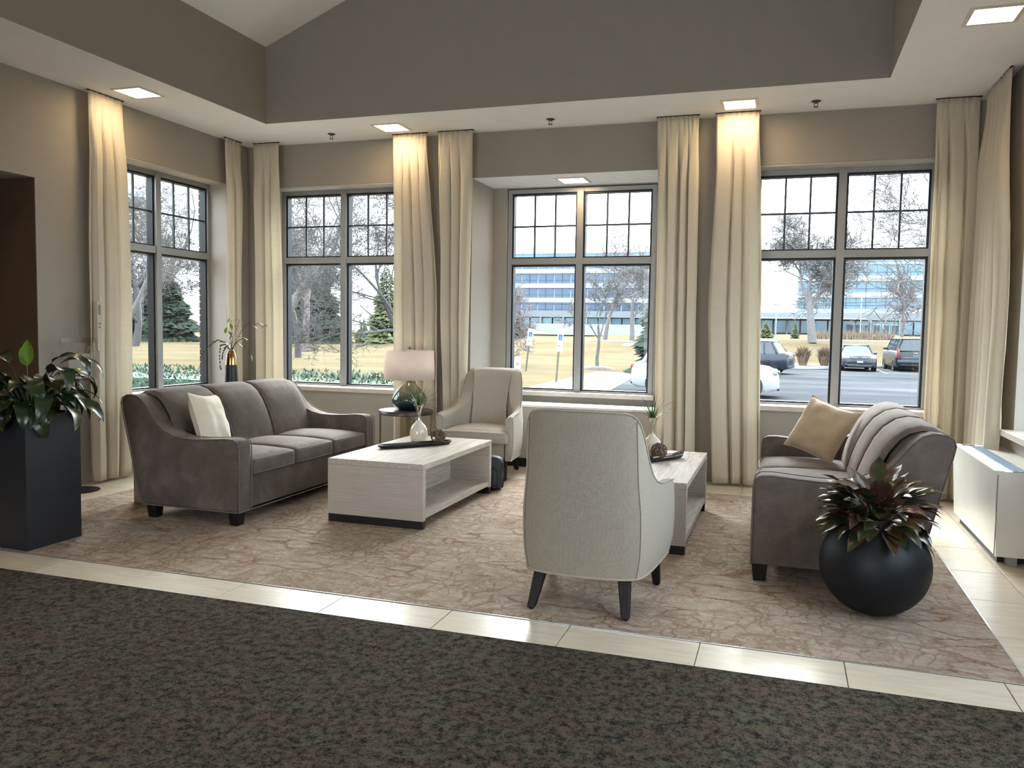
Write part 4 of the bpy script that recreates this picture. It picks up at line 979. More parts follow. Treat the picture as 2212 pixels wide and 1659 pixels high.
MB().box(.034, .038, -.19, .19, .985, 1.36).build('acrylic_panel', 'acrylic', sg, smooth=0)
nt = empty('paper_notice', 'narrow printed notice hanging at the edge of the left wall curtain', 'notice', (-5.935, 5.90, 1.24), R(20))
MB().box(0, .003, 0, .075, 0, .45).build('sheet', 'paper', nt, smooth=0)
MB().box(.003, .004, .02, .065, .33, .42).build('printed_block', 'ink', nt, smooth=0); MB().box(.003, .004, .02, .06, .24, .26).build('printed_line', 'ink', nt, smooth=0); MB().box(.003, .004, .02, .06, .21, .225).build('printed_line', 'ink', nt, smooth=0)
al = empty('alcove_bench', 'honey wood bench glimpsed in the dark alcove behind the planter', 'bench', (-7.6, 4.45, 0))
MB().box(0, .45, 0, .95, .60, .66, bev=.005).build('seat', 'oakpanel', al, smooth=0)
for y_ in (0.03, .87): MB().box(.03, .42, y_, y_ + .05, 0, .60).build('leg', 'oakpanel', al, smooth=0)
#OUTDOORS#
# ================================================================== OUTDOORS
def sstep(a, b, t): t = max(0, min(1, (t - a) / (b - a))); return t * t * (3 - 2 * t)
def gz(x, y):
    A = lerp(.15, 1.05, sstep(-48, -26, x)); A = lerp(A, 1.5, sstep(-12, -2, x))
    return -.6 + A * sstep(57, 73, y) + .35 * sstep(90, 200, y)
def terr(name, mat, x0, x1, y0, y1, nx, ny, dz=0, par=None):
    return MB().grid(lambda u, v: (lerp(x0, x1, u), lerp(y0, y1, v ** 1.6), gz(lerp(x0, x1, u), lerp(y0, y1, v ** 1.6)) + dz), nx, ny).build(name, mat, par, smooth=60)
struct(terr('lawn_ground', 'lawn', -260, 160, -20, 330, 84, 120), 'straw-coloured dormant lawn around the building')
gp = struct(empty('parking_lot', 'grey asphalt parking lot outside', None))
def slab(name, mat, pts, z0=-.62, z1=-.585, par=gp): return MB().prism(pts, z0, z1, 'z').build(name, mat, par, smooth=0)
slab('asphalt', 'asphalt', [(-5.6, 10), (60, 10), (60, 55), (-5.6, 55), (-7.6, 27.4)])
slab('sidewalk', 'concrete', [(-8.2, 9.6), (-5.6, 9.6), (-5.6, 27), (-6.6, 40), (-8.9, 40)], -.62, -.55)
slab('sidewalk', 'concrete', [(-8.9, 38.5), (-4.2, 38.5), (-4.2, 40.2), (-8.9, 40.2)], -.62, -.548)
slab('island', 'mulch', [(-5.6, 52.6), (1.2, 51.4), (2.9, 53.2), (3.1, 57.5), (-5.6, 57.5)], -.62, -.50)
slab('island_grass', 'lawn', [(-5.6, 51.2), (1.0, 50.4), (2.2, 51.4), (.9, 52.4), (-5.6, 53.4)], -.62, -.49)
MB().tube([(-5.6, 51.0, -.53), (.9, 50.2, -.53), (2.4, 51.2, -.53), (3.2, 53.2, -.53), (3.3, 57.6, -.53)], .11, 6).build('kerb', 'concrete', gp)
MB().tube([(3.3, 56.2, -.53), (40, 56.2, -.53)], .12, 6).build('kerb', 'concrete', gp)
for x in (5.3, 8.4, 11.5): MB().box(x - .06, x + .06, 48.2, 55, -.586, -.578).build('bay_line', 'line', gp, smooth=0)
for x in (-.4, 2.5): MB().prism([(x, 16), (x + .1, 16), (x + .9, 26.5), (x + .8, 26.5)], -.586, -.579, 'z').build('bay_line', 'line', gp, smooth=0)
for a_ in ((-45, 60, 78, 80.5, 60), (-13, -3, 68, 70, 10)):
    o = terr('road', 'concrete', a_[0], a_[1], a_[2], a_[3], a_[4], 3, .10, gp); q = o.modifiers.new('t', 'SOLIDIFY'); q.thickness = .4; q.offset = -1
mr_ = empty('mulch_ring', 'round bed of dark mulch at the foot of the small tree', 'mulch bed', (-9.63, 43.8, -.6))
MB().lathe([(1.0, .0), (.9, .08), (.5, .17), (0, .2)], 28).build('mound', 'mulch', mr_)

def bare_tree(name, label, x, y, z, H, r0, seed, mat='bark', lean=(0, 0), spread=.55, levels=5, first=.25, kids=3, twig=1.0, cat='tree', group='leafless winter trees outside', droop=0.0):
    rn = random.Random(seed); t = empty(name, label, cat, (x, y, z), group=group); tr = MB(); br = MB()
    def grow(p, d, L, r, lv):
        n = 4 if lv < 2 else 3; pts = [p.copy()]; rs = [r]; w_ = .10 + .09 * lv
        for i in range(n):
            d = (d + Vector((rn.gauss(0, w_), rn.gauss(0, w_), rn.gauss(0, w_ * .6) + (.06 if lv > 0 else 0) - droop * lv))).normalized()
            p = p + d * (L / n); pts.append(p.copy()); rs.append(r * (1 - .45 * (i + 1) / n))
        (tr if lv == 0 else br).tube(pts, rs, 7 if lv == 0 else (5 if lv < 3 else 3), cap=lv < 2)
        if lv >= levels: return
        k = kids + (1 if rn.random() < .5 else 0) + (1 if lv >= 3 else 0)
        for j in range(k):
            f = rn.uniform(first if lv == 0 else .25, 1) if j else 1
            i = min(n - 1, int(f * n)); q = pts[i].lerp(pts[i + 1], f * n - i) if i < n else pts[-1]
            a = rn.uniform(0, 2 * PI); u = d.cross(Vector((0, 0, 1)));  u = u.normalized() if u.length > .1 else Vector((1, 0, 0)); v = d.cross(u).normalized()
            an = rn.uniform(.6, 1.25) * spread * (1.0 if j else .5)
            nd = (d * math.cos(an) + (u * math.cos(a) + v * math.sin(a)) * math.sin(an)).normalized()
            grow(q, nd, L * rn.uniform(.58, .82), max(.0095 * twig * (.6 + y / 90), rs[min(i + 1, n)] * rn.uniform(.5, .72)), lv + 1)
    grow(Vector((0, 0, -.1)), Vector((lean[0], lean[1], 1)).normalized(), H * .36, r0, 0)
    tr.build('trunk', mat, t, smooth=60); br.build('branches', mat, t, smooth=60)['kind'] = 'stuff'
    return t
bare_tree('bare_tree', 'thick leaning bare tree trunk at the left of the second window', -25.4, 36, -.6, 15, .36, 3, 'bark', (.28, .0), .62, 6, .5, 3)
bare_tree('bare_tree', 'dense bare tree filling the left window', -34.6, 35, -.6, 14, .24, 8, 'bark', (.25, 0), .75, 6, .3, 3, droop=.02)
bare_tree('bare_tree', 'tall bare tree far left beyond the lawn', -56, 60, -.5, 18, .36, 14, 'bark_dark', (0, 0), .7, 6, .3, 3)
bare_tree('bare_tree', 'bare tree behind the leaning trunk', -37, 58, -.5, 17, .32, 22, 'bark_red', (0, 0), .7, 6, .25, 3)
bare_tree('bare_tree', 'bare tree right of the leaning trunk, behind it', -30.5, 47, -.6, 12, .25, 29, 'bark_dark', (.1, 0), .7, 6, .3, 3)
bare_tree('bare_tree', 'dark-limbed bare tree reaching in from the right of the second window', -10.0, 24, -.6, 8.5, .16, 35, 'bark_dark', (-.42, 0), .72, 6, .75, 3)
bare_tree('bare_tree', 'small young bare tree standing in the mulch ring', -9.63, 43.8, -.45, 6.4, .11, 41, 'bark', (0, 0), .55, 5, .3, 3, 1.6)
bare_tree('bare_tree', 'bare tree across the lawn before the office building, rightmost pair', -14.2, 80, .45, 11, .26, 52, 'bark', (0, 0), .5, 5, .4, 3, 2)
bare_tree('bare_tree', 'bare tree across the lawn before the office building, left of its pair', -17.3, 82, .5, 11, .24, 57, 'bark', (0, 0), .5, 5, .4, 3, 2)
bare_tree('bare_tree', 'bare tree reaching into the niche window from the left', -16.4, 45, -.6, 8.5, .2, 63, 'bark_red', (.12, 0), .8, 6, .25, 3, 1.3)
bare_tree('bare_tree', 'forked bare tree on the rise beyond the parked cars', 2.1, 70, .85, 12.5, .36, 71, 'bark', (-.04, 0), .62, 6, .55, 3, 2)
bare_tree('bare_tree', 'near bare tree whose limbs enter the right window from the right', 5.6, 19, -.6, 8.4, .24, 88, 'bark', (-.42, 0), .72, 6, .8, 3, 1)
bare_tree('bare_tree', 'thin reddish bare tree before the office doors', 10.5, 85, 1.3, 6.5, .13, 95, 'bark_red', (0, 0), .4, 5, .2, 3, 2)
for i, (x, y) in enumerate(((-66, 70), (-74, 82), (-46, 72), (-84, 66), (-60, 86))):
    bare_tree('bare_tree', ('grey bare tree of the wooded edge, centre of the left window', 'grey bare tree farthest back in the wooded edge, left window', 'grey bare tree of the wooded edge beside the broad spruce', 'leftmost grey bare tree of the wooded edge', 'grey bare tree between the spruces at the back of the wooded edge')[i], x, y, gz(x, y), 17, .3, 120 + i, 'bark_dark', (0, 0), .75, 5, .2, 4, 3)

def conifer(name, label, x, y, z, H, Rr, seed, mat='needle', dens=1.0, group='evergreens outside', trunk=.14):
    rn = random.Random(seed); t = empty(name, label, 'evergreen tree', (x, y, z), group=group)
    MB().tube([(0, 0, -.1), (0, 0, H * .95)], [trunk, .02], 6).build('trunk', 'bark_dark', t)
    f = MB(); n = int(900 * dens)
    for k in range(n):
        h = (k / n) ** 1.15; zz = H * (.04 + .95 * h); R_ = Rr * (1 - h) ** .8 * rn.uniform(.55, 1.08) * (1 + .18 * math.sin(zz * 9 / H * 3)); a = rn.uniform(0, 2 * PI)
        d = Vector((math.cos(a), math.sin(a), -.22)); s_ = Vector((-d.y, d.x, 0)); tip = d * R_ + Vector((0, 0, zz)); base = d * R_ * .35 + Vector((0, 0, zz + .02))
        wd = max(.05, R_ * .16) * rn.uniform(.7, 1.3); mid = base.lerp(tip, .55)
        f.add([base.to_tuple(), (mid + s_ * wd + Vector((0, 0, -wd * .5))).to_tuple(), tip.to_tuple(), (mid - s_ * wd + Vector((0, 0, -wd * .5))).to_tuple(), (mid + Vector((0, 0, wd * .45))).to_tuple()],
              [(0, 1, 4), (1, 2, 4), (2, 3, 4), (3, 0, 4)])
    f.build('foliage', mat, t, smooth=0)['kind'] = 'stuff'
    return t
for i, (x, y, H, Rr, lb) in enumerate(((-76, 84, 10, 4.2, 'dark spruce at the far left of the wooded edge'), (-69.5, 80, 8.5, 3.8, 'dark spruce seen low in the left window'), (-61, 88, 11, 4.5, 'dark spruce between the left and second windows'),
                               (-55, 84, 9, 4.2, 'dark spruce behind the leaning trunk'), (-49.5, 80, 9.5, 4.6, 'broad dark spruce filling the second window'), (-64, 74, 7, 3.4, 'shorter spruce in front of the wooded edge'))):
    conifer('spruce', lb, x, y, gz(x, y), H, Rr, 10 + i, 'needle', 2.2)
conifer('spruce', 'lighter green pine at the right edge of the second window', -35.8, 70, gz(-35.8, 70), 8.2, 2.2, 31, 'needle_l', 1.4)
conifer('spruce', 'small young fir beside the pine, second window', -40.9, 75, gz(-40.9, 75), 2.6, 1.3, 32, 'needle_l', .8)
conifer('spruce', 'dark evergreen at the right edge of the niche window', -5.9, 40, -.6, 5.6, 1.45, 33, 'needle', 1.2)
conifer('spruce', 'narrow arborvitae at the left of the niche window', -25.8, 80, gz(-25.8, 80), 3.0, 1.15, 34, 'needle', 1.2)
conifer('spruce', 'small yellow-green fir left of the forked tree', -1.77, 85, gz(-1.7, 85), 1.9, 1.0, 35, 'needle_l', .6)
conifer('spruce', 'slim yellow-green fir beside the forked tree', .95, 85, gz(.9, 85), 1.9, .62, 36, 'needle_l', .5)

rn = random.Random(77)
f = MB()
for k in range(5200):
    x = rn.uniform(-16.5, -5.6); y = rn.uniform(15.2, 17.4); top = .44 + .08 * noise.noise(Vector((x * 1.4, y, 0))) - .9 * max(0, abs(y - 16.3) - .7) ** 1.5
    z = top - abs(rn.gauss(0, .13)) if k % 2 else rn.uniform(-.55, top); a = rn.uniform(0, 2 * PI); e = rn.uniform(.2, 1.4); L_ = rn.uniform(.06, .13)
    d = Vector((math.cos(a) * math.cos(e), math.sin(a) * math.cos(e), math.sin(e))) * L_; s_ = Vector((-math.sin(a), math.cos(a), 0)) * L_ * .3; p = Vector((x, y, z))
    f.add([p - s_, p + s_, p + d], [(0, 1, 2)])
f.box(-16.5, -5.6, 15.5, 17.1, -.6, .22)
tag(f.build('juniper_hedge', 'juniper', smooth=0), 'low blue-green evergreen hedge under the second window', 'hedge', kind='stuff')
def grassclump(x, y, H, Rr, seed, label):
    rn = random.Random(seed); f = MB()
    for k in range(420):
        a = rn.uniform(0, 2 * PI); r_ = rn.uniform(0, .25) * Rr; t = rn.uniform(.1, 1); p = Vector((math.cos(a) * r_, math.sin(a) * r_, 0)); o_ = Vector((math.cos(a), math.sin(a), 0)) * Rr * t * .8
        s_ = Vector((-math.sin(a), math.cos(a), 0)) * .025; h = H * (1 - .35 * t * t) * rn.uniform(.7, 1)
        m_ = p + o_ * .35 + Vector((0, 0, h * .7)); e = p + o_ + Vector((0, 0, h * .95))
        f.add([p - s_, p + s_, m_ + s_, m_ - s_, e], [(0, 1, 2, 3), (3, 2, 4)])
    tag(f.build('ornamental_grass', 'straw', smooth=0, loc=(x, y, -.52)), label, 'ornamental grass', 'straw-coloured grass clumps on the island', 'stuff')
for i, (x, lb) in enumerate(((-2.2, 'dry ornamental grass clump hidden behind the navy car'), (-.3, 'dry ornamental grass clump just right of the navy car'), (1.15, 'dry ornamental grass clump in the middle of the island'), (2.45, 'dry ornamental grass clump at the right end of the island'))):
    grassclump(x, 55.2 + (i % 2) * .5, 1.5, .95, i, lb)
for i, x in enumerate((3.0, 5.2, 7.6)): 
    f = MB(); rn = random.Random(90 + i)
    for k in range(260):
        px, h = rn.uniform(-1.6, 1.6), rn.uniform(.5, 1.15); py = rn.uniform(-.4, .4); f.add([(px - .05, py, 0), (px + .05, py, 0), (px + rn.uniform(-.15, .15), py, h)], [(0, 1, 2)])
    tag(f.build('ornamental_grass', 'straw', smooth=0, loc=(x + 1, 88, gz(x, 88))), ('dry tall grass row before the low office wing, left part', 'dry tall grass row before the low office wing, middle part', 'dry tall grass row before the low office wing, right part')[i], 'ornamental grass', 'tall grass row before the office', 'stuff')

# ---- office building
def office(name, label, x0, x1, y, ztop, floors, z0, fh, bay, ang=0, mats=('bglass', 'bpanel')):
    b = empty(name, label, 'office building', (x0, y, 0), ang); L = x1 - x0
    MB().box(0, L, .5, 30, z0, ztop - 1.2).build('core', 'bpanel', b, smooth=0)
    MB().box(-.3, L + .3, .1, .5, ztop - 1.6, ztop - 1.1).build('parapet', mats[1], b, smooth=0)
    MB().box(0, L, .9, 1.1, ztop - 1.1, ztop - .05).build('roof_screen', 'bglass_g', b, smooth=0)
    m_ = MB()
    for k in range(int(L / 3) + 1): m_.box(k * 3 - .05, k * 3 + .05, .7, .9, ztop - 1.1, ztop)
    m_.box(0, L, .7, .9, ztop - .12, ztop); m_.build('rail', 'bpanel', b, smooth=0)['kind'] = 'stuff'
    cache = None
    for f_ in range(floors):
        zb = ztop - 1.6 - fh * (f_ + 1); 
        MB().box(-.2, L + .2, -.25, .5, zb, zb + fh * .32).build('spandrel_panel', mats[1], b, smooth=0)
        n = int(round(L / bay))
        for k in range(n):
            if cache is None:
                c = MB(); c.box(.0, bay - .25, .3, .5, 0, fh * .68 - .03, 0); c.box(0, bay - .25, .22, .3, fh * .2, fh * .23, 1); c.box((bay - .25) / 2 - .06, (bay - .25) / 2 + .06, .18, .3, 0, fh * .68 - .03, 1)
                cache = c.build('window', [mats[0], 'bdark'], b, smooth=0); o = cache
            else: o = inst(cache, b)
            o.location = (k * L / n + .1, 0, zb + fh * .32)
    return b
office('office_building', 'long glass-banded office block seen through the niche window', -80, -9, 220, 22.6, 5, 1.0, 4.0, 4.6)
ob = office('office_building', 'glass office tower behind the black cars, right window', 2.8, 62, 221, 20.4, 3, 1.0, 4.1, 4.6, 0, ('bglass_g', 'bpanel'))
lw = empty('office_wing', 'low stone and glass wing linking the office blocks', 'office building', (-82, 214, 0))
MB().box(0, 146, 0, 5, 4.9, 6.6).build('fascia', 'bstone', lw, smooth=0); MB().box(60, 100, -5, 0, 5.0, 5.35).build('canopy', 'bpanel', lw, smooth=0)
MB().box(0, 146, 1.5, 5, 1.0, 4.9).build('recess', 'bdark', lw, smooth=0)
cw = None
for k in range(46):
    if cw is None: cw = MB().box(.1, 2.9, .8, 1.0, 1.6, 4.7).build('window', 'bglass_g', lw, smooth=0); o = cw
    else: o = inst(cw, lw)
    o.location = (k * 3.17, 0, 0)
for k in range(23): MB().box(k * 6.34 - .2, k * 6.34 + .2, 0, .8, 1, 4.9).build('column', 'bstone', lw, smooth=0)
for k in range(6): 
    d = MB().box(96 + k * 2.0, 97.7 + k * 2.0, .4, .7, 1.2, 4.0).build('door', 'bpanel', lw, smooth=0)
    for q in (0, 1): MB().box(96.15 + k * 2 + q * .75, 96.8 + k * 2 + q * .75, .3, .4, 1.6, 3.8).build('pane', 'bdark', d, smooth=0)
o = MB().box(22, 52, -16, -15.5, .3, 3.0).build('screen_wall', 'bpanel', lw, smooth=0)
pw = empty('power_line', 'thin overhead cable crossing behind the forked tree', 'cable', (0, 0, 0))
MB().tube([(-40, 112, 5.1), (-4, 110, 5.0), (16, 108, 5.6), (45, 106, 6.6)], .035, 5).build('wire', 'wire', pw)
for i, x in enumerate((1.3, 11.0)):
    fp = empty('light_pole', ('slim white pole left of the forked tree', 'slim white pole right of the dark mullion, before the office')[i], 'pole', ((-1.0, 9.0)[i], (98, 112)[i], 1.0), group='slim white poles before the office')
    MB().tube([(0, 0, 0), (0, 0, (4.4, 5.6)[i])], .07, 6).build('mast', 'bpanel', fp); MB().box(-.15, .15, -.1, .1, -.2, .0).build('base', 'concrete', fp, smooth=0)

# ---- parking signs
def disabled_sign(label, x, y, lean, rz, h=2.15):
    s_ = empty('parking_sign', label, 'sign', (x, y, -.6), rz, 'leaning accessible parking signs')
    MB().box(-.03, .03, -.03, .03, 0, h).build('post', 'tag', s_, smooth=0)
    MB().box(-.17, .17, -.045, -.035, h - .62, h).build('plate', 'signwhite', s_, smooth=0)
    p = MB().box(-.10, .10, -.05, -.045, h - .40, h - .18).build('blue_panel', 'blue', s_, smooth=0)
    m_ = MB(); c = (0, -.054, h - .29)
    m_.tube([(.045 * math.cos(a) - .005, -.054, c[2] - .03 + .045 * math.sin(a)) for a in [PI * .6 + i * PI * 1.4 / 10 for i in range(11)]], .007, 4)
    m_.tube([(-.01, -.054, c[2] + .055), (-.01, -.054, c[2] - .01), (.04, -.054, c[2] - .012), (.055, -.054, c[2] - .06)], .009, 4); m_.tube([(-.01, -.054, c[2] + .075), (-.01, -.054, c[2] + .076)], .014, 6)
    m_.build('wheelchair_symbol', 'signwhite', p)
    MB().box(-.17, .17, -.045, -.035, h - .86, h - .65).build('lower_plate', 'signwhite', s_, smooth=0)
    s_.rotation_euler = (0, lean, rz); return s_
disabled_sign('leaning accessible parking sign, left one of two', -12.3, 39.3, R(7), R(52))
disabled_sign('leaning accessible parking sign, right one by the window mullion', -8.45, 31, R(5), R(62), 2.1)
sm = empty('small_sign', 'short white sign low at the left edge of the niche window', 'sign', (-9.72, 30, -.6), R(10))
MB().box(-.02, .02, -.02, .02, 0, .9).build('post', 'tag', sm, smooth=0); MB().box(-.13, .13, -.03, -.02, .45, 1.05).build('plate', 'signwhite', sm, smooth=0)
MB().box(-.06, .06, -.035, -.03, .72, .80).build('printed_mark', 'ink', sm, smooth=0)

# ---- cars
WH = {}
def car(name, label, paint_, loc, rz, L, W_, H_, style, glassm='carglass', cat='car'):
    """local x forward, y left, z up; style gives the greenhouse and hood"""
    r = empty(name, label, cat, (loc[0], loc[1], -.585), rz, 'vehicles in the parking lot'); h = L / 2; wh = .36 if H_ > 1.55 else .33
    belt, hood, tail, gx = style['belt'], style['hood'], style['tail'], style['gx']   # gx: base rear, roof rear, roof front, base front
    st = [(-h, .42, tail * .78, .80), (-h + .05, .30, tail * .95, .93), (-h + .22, .24, tail, .98), (-h + .6, .22, lerp(tail, belt, .6), 1), (gx[0] + .3, .2, belt, 1), (0, .2, belt - .01, 1), (gx[3] - .1, .2, belt - .02, 1),
          (gx[3] + .25, .2, lerp(hood, belt, .45), 1), (h - .7, .2, hood, .99), (h - .35, .22, hood - .05, .96), (h - .12, .25, hood - .16, .88), (h - .02, .32, hood - .30, .76), (h, .42, hood - .40, .68)]
    st = sorted(st); m_ = MB(); ring = lambda zl, zt, k: [(0, zl), (W_ / 2 * k * .9, zl), (W_ / 2 * k * .985, zl + .10), (W_ / 2 * k, lerp(zl, zt, .55)), (W_ / 2 * k * .985, zt - .10), (W_ / 2 * k * .93, zt - .025), (W_ / 2 * k * .7, zt), (0, zt + .02)]
    vs = []; K = 15
    for x, zl, zt, k in st:
        q = ring(zl, zt, k); full = q + [(-y, z) for y, z in q[-2:0:-1]]; full = full[:]; vs += [(x, y, z) for y, z in full]; K = len(full)
    fs = [(i * K + j, (i + 1) * K + j, (i + 1) * K + (j + 1) % K, i * K + (j + 1) % K) for i in range(len(st) - 1) for j in range(K)] + [tuple(range(K)), tuple((len(st) - 1) * K + j for j in range(K))[::-1]]
    m_.add(vs, fs); m_.build('body', paint_, r, smooth=50, recalc=True)
    zb, zt = belt - .03, H_ - .04; wb, wt = W_ / 2 * .93, W_ / 2 * .72; g = MB(); n = 8; vs = []
    for k in range(5):
        t = k / 4; z = lerp(zb, zt, t); ww = lerp(wb, wt, t ** 1.2); xr, xf = lerp(gx[0], gx[1], t), lerp(gx[3], gx[2], t)
        vs += [(xr, -ww * .88, z), (xr + .12, -ww, z), (xf - .18, -ww, z), (xf, -ww * .82, z), (xf + .04, 0, z), (xf, ww * .82, z), (xf - .18, ww, z), (xr + .12, ww, z), (xr, ww * .88, z), (xr - .03, 0, z)]
    fs = [(k * 10 + j, k * 10 + (j + 1) % 10, (k + 1) * 10 + (j + 1) % 10, (k + 1) * 10 + j) for k in range(4) for j in range(10)] + [tuple(40 + j for j in range(10))]
    g.add(vs, fs); g.build('glass_house', glassm, r, smooth=30, recalc=True)
    MB().rbox(gx[1] - .06, gx[2] + .06, -wt - .02, wt + .02, H_ - .09, H_ - .02, .03, .035, n=4).build('roof', paint_, r, smooth=60)
    for sy in (-1, 1):
        for (xa, xb_, rr) in ((gx[3] - .12, gx[2] - .02, .035), (gx[0] + .10, gx[1] + .04, .06), (lerp(gx[0], gx[3], .50), lerp(gx[1], gx[2], .48), .03), (lerp(gx[0], gx[3], .24), lerp(gx[1], gx[2], .2), .045)):
            MB().tube([(xa, sy * wb * .985, zb), (lerp(xa, xb_, .55), sy * lerp(wb, wt, .5), lerp(zb, zt, .5)), (xb_, sy * wt, zt)], rr, 5).build('pillar', paint_, r)
        for xw in (style['wr'], style['wf']):
            MB().lathe([(0, -.02), (wh + .075, -.02), (wh + .075, .004), (0, .004)], 26, tilt=Matrix.Translation((xw, sy * W_ / 2 * .985, wh + .02)) @ Matrix.Rotation(PI / 2 * -sy, 4, 'X')).build('wheel_arch', 'black', r)
            w_ = MB(); w_.lathe([(wh * .68, -.11), (wh * .95, -.11), (wh, -.08), (wh, .08), (wh * .95, .11), (wh * .68, .115), (wh * .68, -.11)], 28, cap=False, tilt=Matrix.Rotation(PI / 2 * -sy, 4, 'X')); w_ = w_.build('wheel', 'tyre', r); w_.location = (xw, sy * (W_ / 2 - .10), wh)
            q = MB(); q.lathe([(0, .08), (wh * .16, .09), (wh * .16, .06), (0, .06)], 12); q.lathe([(wh * .60, .07), (wh * .69, .10), (wh * .69, .03), (wh * .60, .03)], 28, cap=False)
            for k in range(5):
                a = 2 * PI * k / 5; c, s = math.cos(a), math.sin(a)
                for dd in (-.10, .10): q.tube([(c * wh * .12, s * wh * .12, .07), (math.cos(a + dd) * wh * .64, math.sin(a + dd) * wh * .64, .075)], .018, 4)
            T_ = Matrix.Rotation(PI / 2 * -sy, 4, 'X'); q.v = [tuple(T_ @ Vector(p)) for p in q.v]; q.build('rim', 'rim', w_, smooth=30)
        MB().rbox(gx[3] - .18, gx[3] + .02, sy * (W_ / 2 + .02) - .09, sy * (W_ / 2 + .02) + .09, belt - .02, belt + .12, .04, n=3).build('mirror', paint_, r, smooth=60)
        hl = MB().rbox(h - .32, h - .07, sy * W_ * .36 - .17, sy * W_ * .36 + .17, hood - .30, hood - .14, .04, n=3).build('headlight', 'headl', r, smooth=60)
        if style.get('tl') == 'tall': MB().rbox(-h - .01, -h + .16, sy * W_ * .455 - .07, sy * W_ * .455 + .07, tail - .42, tail + .12, .02, n=3).build('tail_light', 'tail', r, smooth=60)
        else: MB().rbox(-h - .012, -h + .36, sy * W_ * .385 - .145, sy * W_ * .385 + .145, tail - .24, tail - .06, .05, n=4).build('tail_light', 'tail', r, smooth=60)
        MB().box(-.35, -.18, sy * W_ / 2 - .012, sy * W_ / 2 + .022, belt - .17, belt - .14).build('door_handle', 'rim', r, smooth=0)
        if style.get('rail'): MB().tube([(gx[1] + .2, sy * wt * .93, H_), (gx[2] - .25, sy * wt * .93, H_)], .018, 5).build('roof_rail', 'rim', r)
    MB().box(h - .10, h + .012, -.42, .42, hood - .42, hood - .18, bev=.03).build('radiator_grille', 'bdark', r)
    MB().box(h - .08, h + .01, -W_ * .33, W_ * .33, .26, .34, bev=.01).build('lower_grille', 'black', r)
    MB().box(-h - .015, -h + .05, -W_ * .40, W_ * .40, .34, .42, bev=.01).build('rear_bumper_trim', 'black', r)
    return r
su = dict(belt=1.08, hood=1.04, tail=1.08, gx=(-2.05, -1.72, .35, 1.02), wr=-1.42, wf=1.42, rail=1)
cw_ = car('parked_car', 'white estate-style SUV parked nearest, seen in the niche and right windows', 'car_white', (-2.46, 27.9), 0, 4.7, 1.9, 1.66, su)
cb = car('parked_car', 'navy SUV behind the white car, right window', 'car_blue', (-1.95, 44.6), R(168), 4.75, 1.93, 1.70, dict(su, gx=(-1.95, -1.55, .45, 1.1), tail=1.12, hood=1.02))
se = car('parked_car', 'dark sedan with chrome grille facing the window', 'car_dark', (3.97, 52.3), R(-88), 5.0, 1.9, 1.49, dict(belt=.96, hood=.98, tail=1.02, gx=(-1.75, -1.0, .35, 1.05), wr=-1.5, wf=1.55), 'carglass_l')
h = 2.5
MB().box(h + .006, h + .03, -.44, .44, .60, .64, bev=.01).build('grille_surround', 'rim', se); MB().box(h + .006, h + .03, -.36, .36, .86, .89, bev=.01).build('grille_surround', 'rim', se)
for sy in (-1, 1): MB().tube([(h + .02, sy * .38, .875), (h + .02, sy * .45, .80), (h + .02, sy * .42, .62)], .018, 5).build('grille_surround', 'rim', se); MB().tube([(h - .03, sy * .78, .42), (h, sy * .55, .37), (h + .01, 0, .36)], .018, 5).build('chrome_trim', 'rim', se)
m_ = MB(); m_.rbox(h + .02, h + .045, -.05, .05, .785, .825, .01, n=2)
for sy in (-1, 1): m_.prism([(sy * .04, .79), (sy * .26, .806), (sy * .26, .812), (sy * .04, .822)], h + .02, h + .04, 'x')
m_.build('winged_emblem', 'rim', se, smooth=30)
MB().box(h + .02, h + .035, -.16, .16, .50, .60).build('number_plate', 'plate', se, smooth=0)
bs = car('parked_car', 'black full-size SUV parked tail-on at the right', 'car_black', (6.95, 54.0), R(93.5), 5.1, 2.0, 1.92, dict(belt=1.22, hood=1.15, tail=1.20, gx=(-2.46, -2.32, .70, 1.25), wr=-1.5, wf=1.5, tl='tall', rail=1))
bt = 2.55
MB().box(-bt - .03, -bt - .01, -.16, .16, .86, .96).build('number_plate', 'plate_b', bs, smooth=0)
m_ = MB(); m_.box(-bt - .03, -bt - .01, -.13, .13, 1.055, 1.085); m_.box(-bt - .03, -bt - .01, -.05, .05, 1.035, 1.105); m_.build('bow_tie_emblem', 'gold', bs, smooth=0)
MB().rbox(-bt - .08, -bt + .1, -.95, .95, .48, .68, .05, n=3).build('rear_bumper', 'bdark', bs)
MB().box(-bt - .012, -bt + .02, -.7, .7, .80, .82).build('tailgate_trim', 'rim', bs, smooth=0)
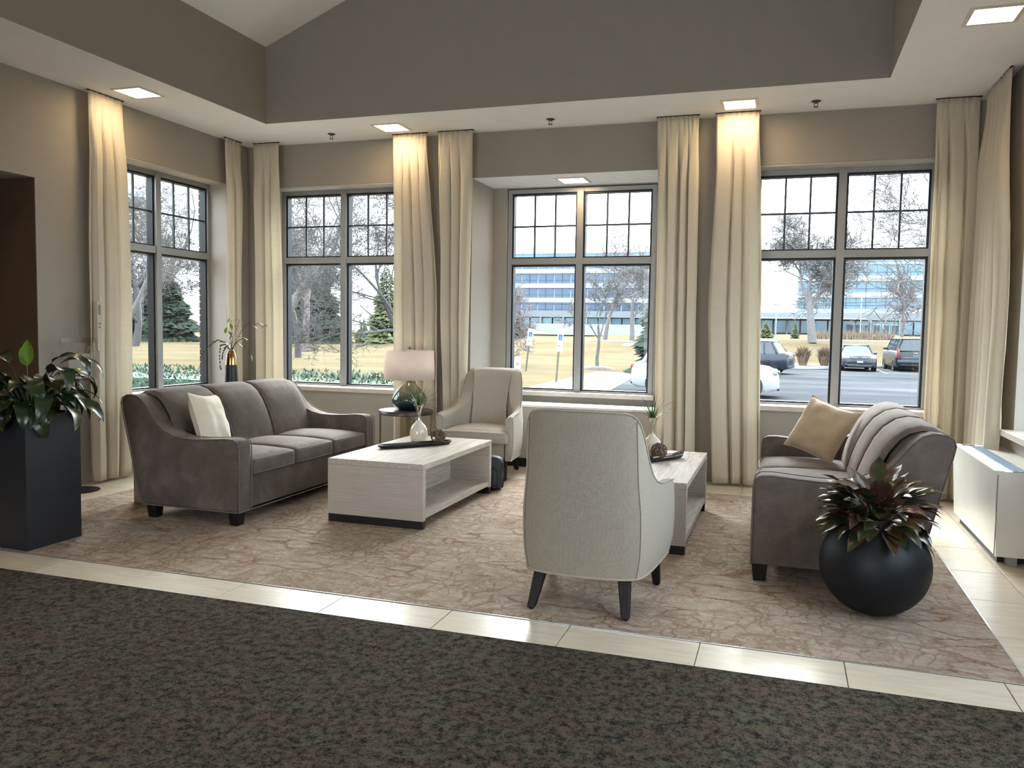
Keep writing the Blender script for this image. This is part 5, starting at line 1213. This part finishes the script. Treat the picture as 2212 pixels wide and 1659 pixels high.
car('parked_car', 'silver sedan passing far off beyond the lawn, second window', 'car_silver', (-43.0, 80.6), R(150), 4.8, 1.85, 1.45, dict(belt=.93, hood=.92, tail=.98, gx=(-1.7, -1.0, .4, 1.1), wr=-1.45, wf=1.45), 'carglass_l').location.z = gz(-43, 80) + .05
for i, (x, y, lb) in enumerate(((-6.4, 61, 'white car far across the lawn at the right of the niche window'),)):
    car('parked_car', lb, 'car_white', (x, y), R(175), 4.6, 1.85, 1.6, su).location.z = gz(x, y)
# ---- brick piers of this building outside the windows
def pier(label, x0, x1, y0, y1, seed):
    rn = random.Random(seed); p = empty('brick_pier', label, 'brick pier', (x0, y0, -.6)); W_, D_, H_ = x1 - x0, y1 - y0, 5.4
    MB().box(.012, W_ - .012, .012, D_ - .012, 0, H_).build('mortar_core', 'mortar', p, smooth=0)
    cache = {}
    bands = ((3.0, 3.30), (3.87, 3.93)); z = 0.0; k = 0; cnt = 0
    bl, bh = .20, .067
    while z < H_ - .05:
        inb = [b for b in bands if b[0] - .01 <= z + .03 <= b[1]]
        if inb:
            MB().box(0, W_, 0, D_, z + .003, inb[0][1]).build('stone_band', 'limestone', p, smooth=0); z = inb[0][1] + .01; continue
        for face in ('x', 'y'):
            Ln = W_ if face == 'x' else D_; a = 0 if k % 2 else -.1
            while a < Ln - .01:
                s0, s1 = max(a, 0), min(a + bl, Ln); a += bl + .01
                if s1 - s0 < .03: continue
                key = (face, round(s1 - s0, 3))
                if key not in cache:
                    c = MB(); (c.box(0, s1 - s0, 0, .05, 0, bh) if face == 'x' else c.box(W_ - .05, W_, 0, s1 - s0, 0, bh)); cache[key] = c.build('brick', 'brick', p, smooth=0); o = cache[key]
                else: o = inst(cache[key], p)
                o.location = (s0 if face == 'x' else 0, 0 if face == 'x' else max(s0, .0), z); cnt += 1
        z += bh + .012; k += 1
        if cnt > 270: pass
    return p
pier('red brick pier with limestone band outside the left window', -6.566, -6.505, 8.05, 8.50, 1)
pier('red brick pier outside the right edge of the right window', 1.34, 1.74, 8.80, 9.25, 2)
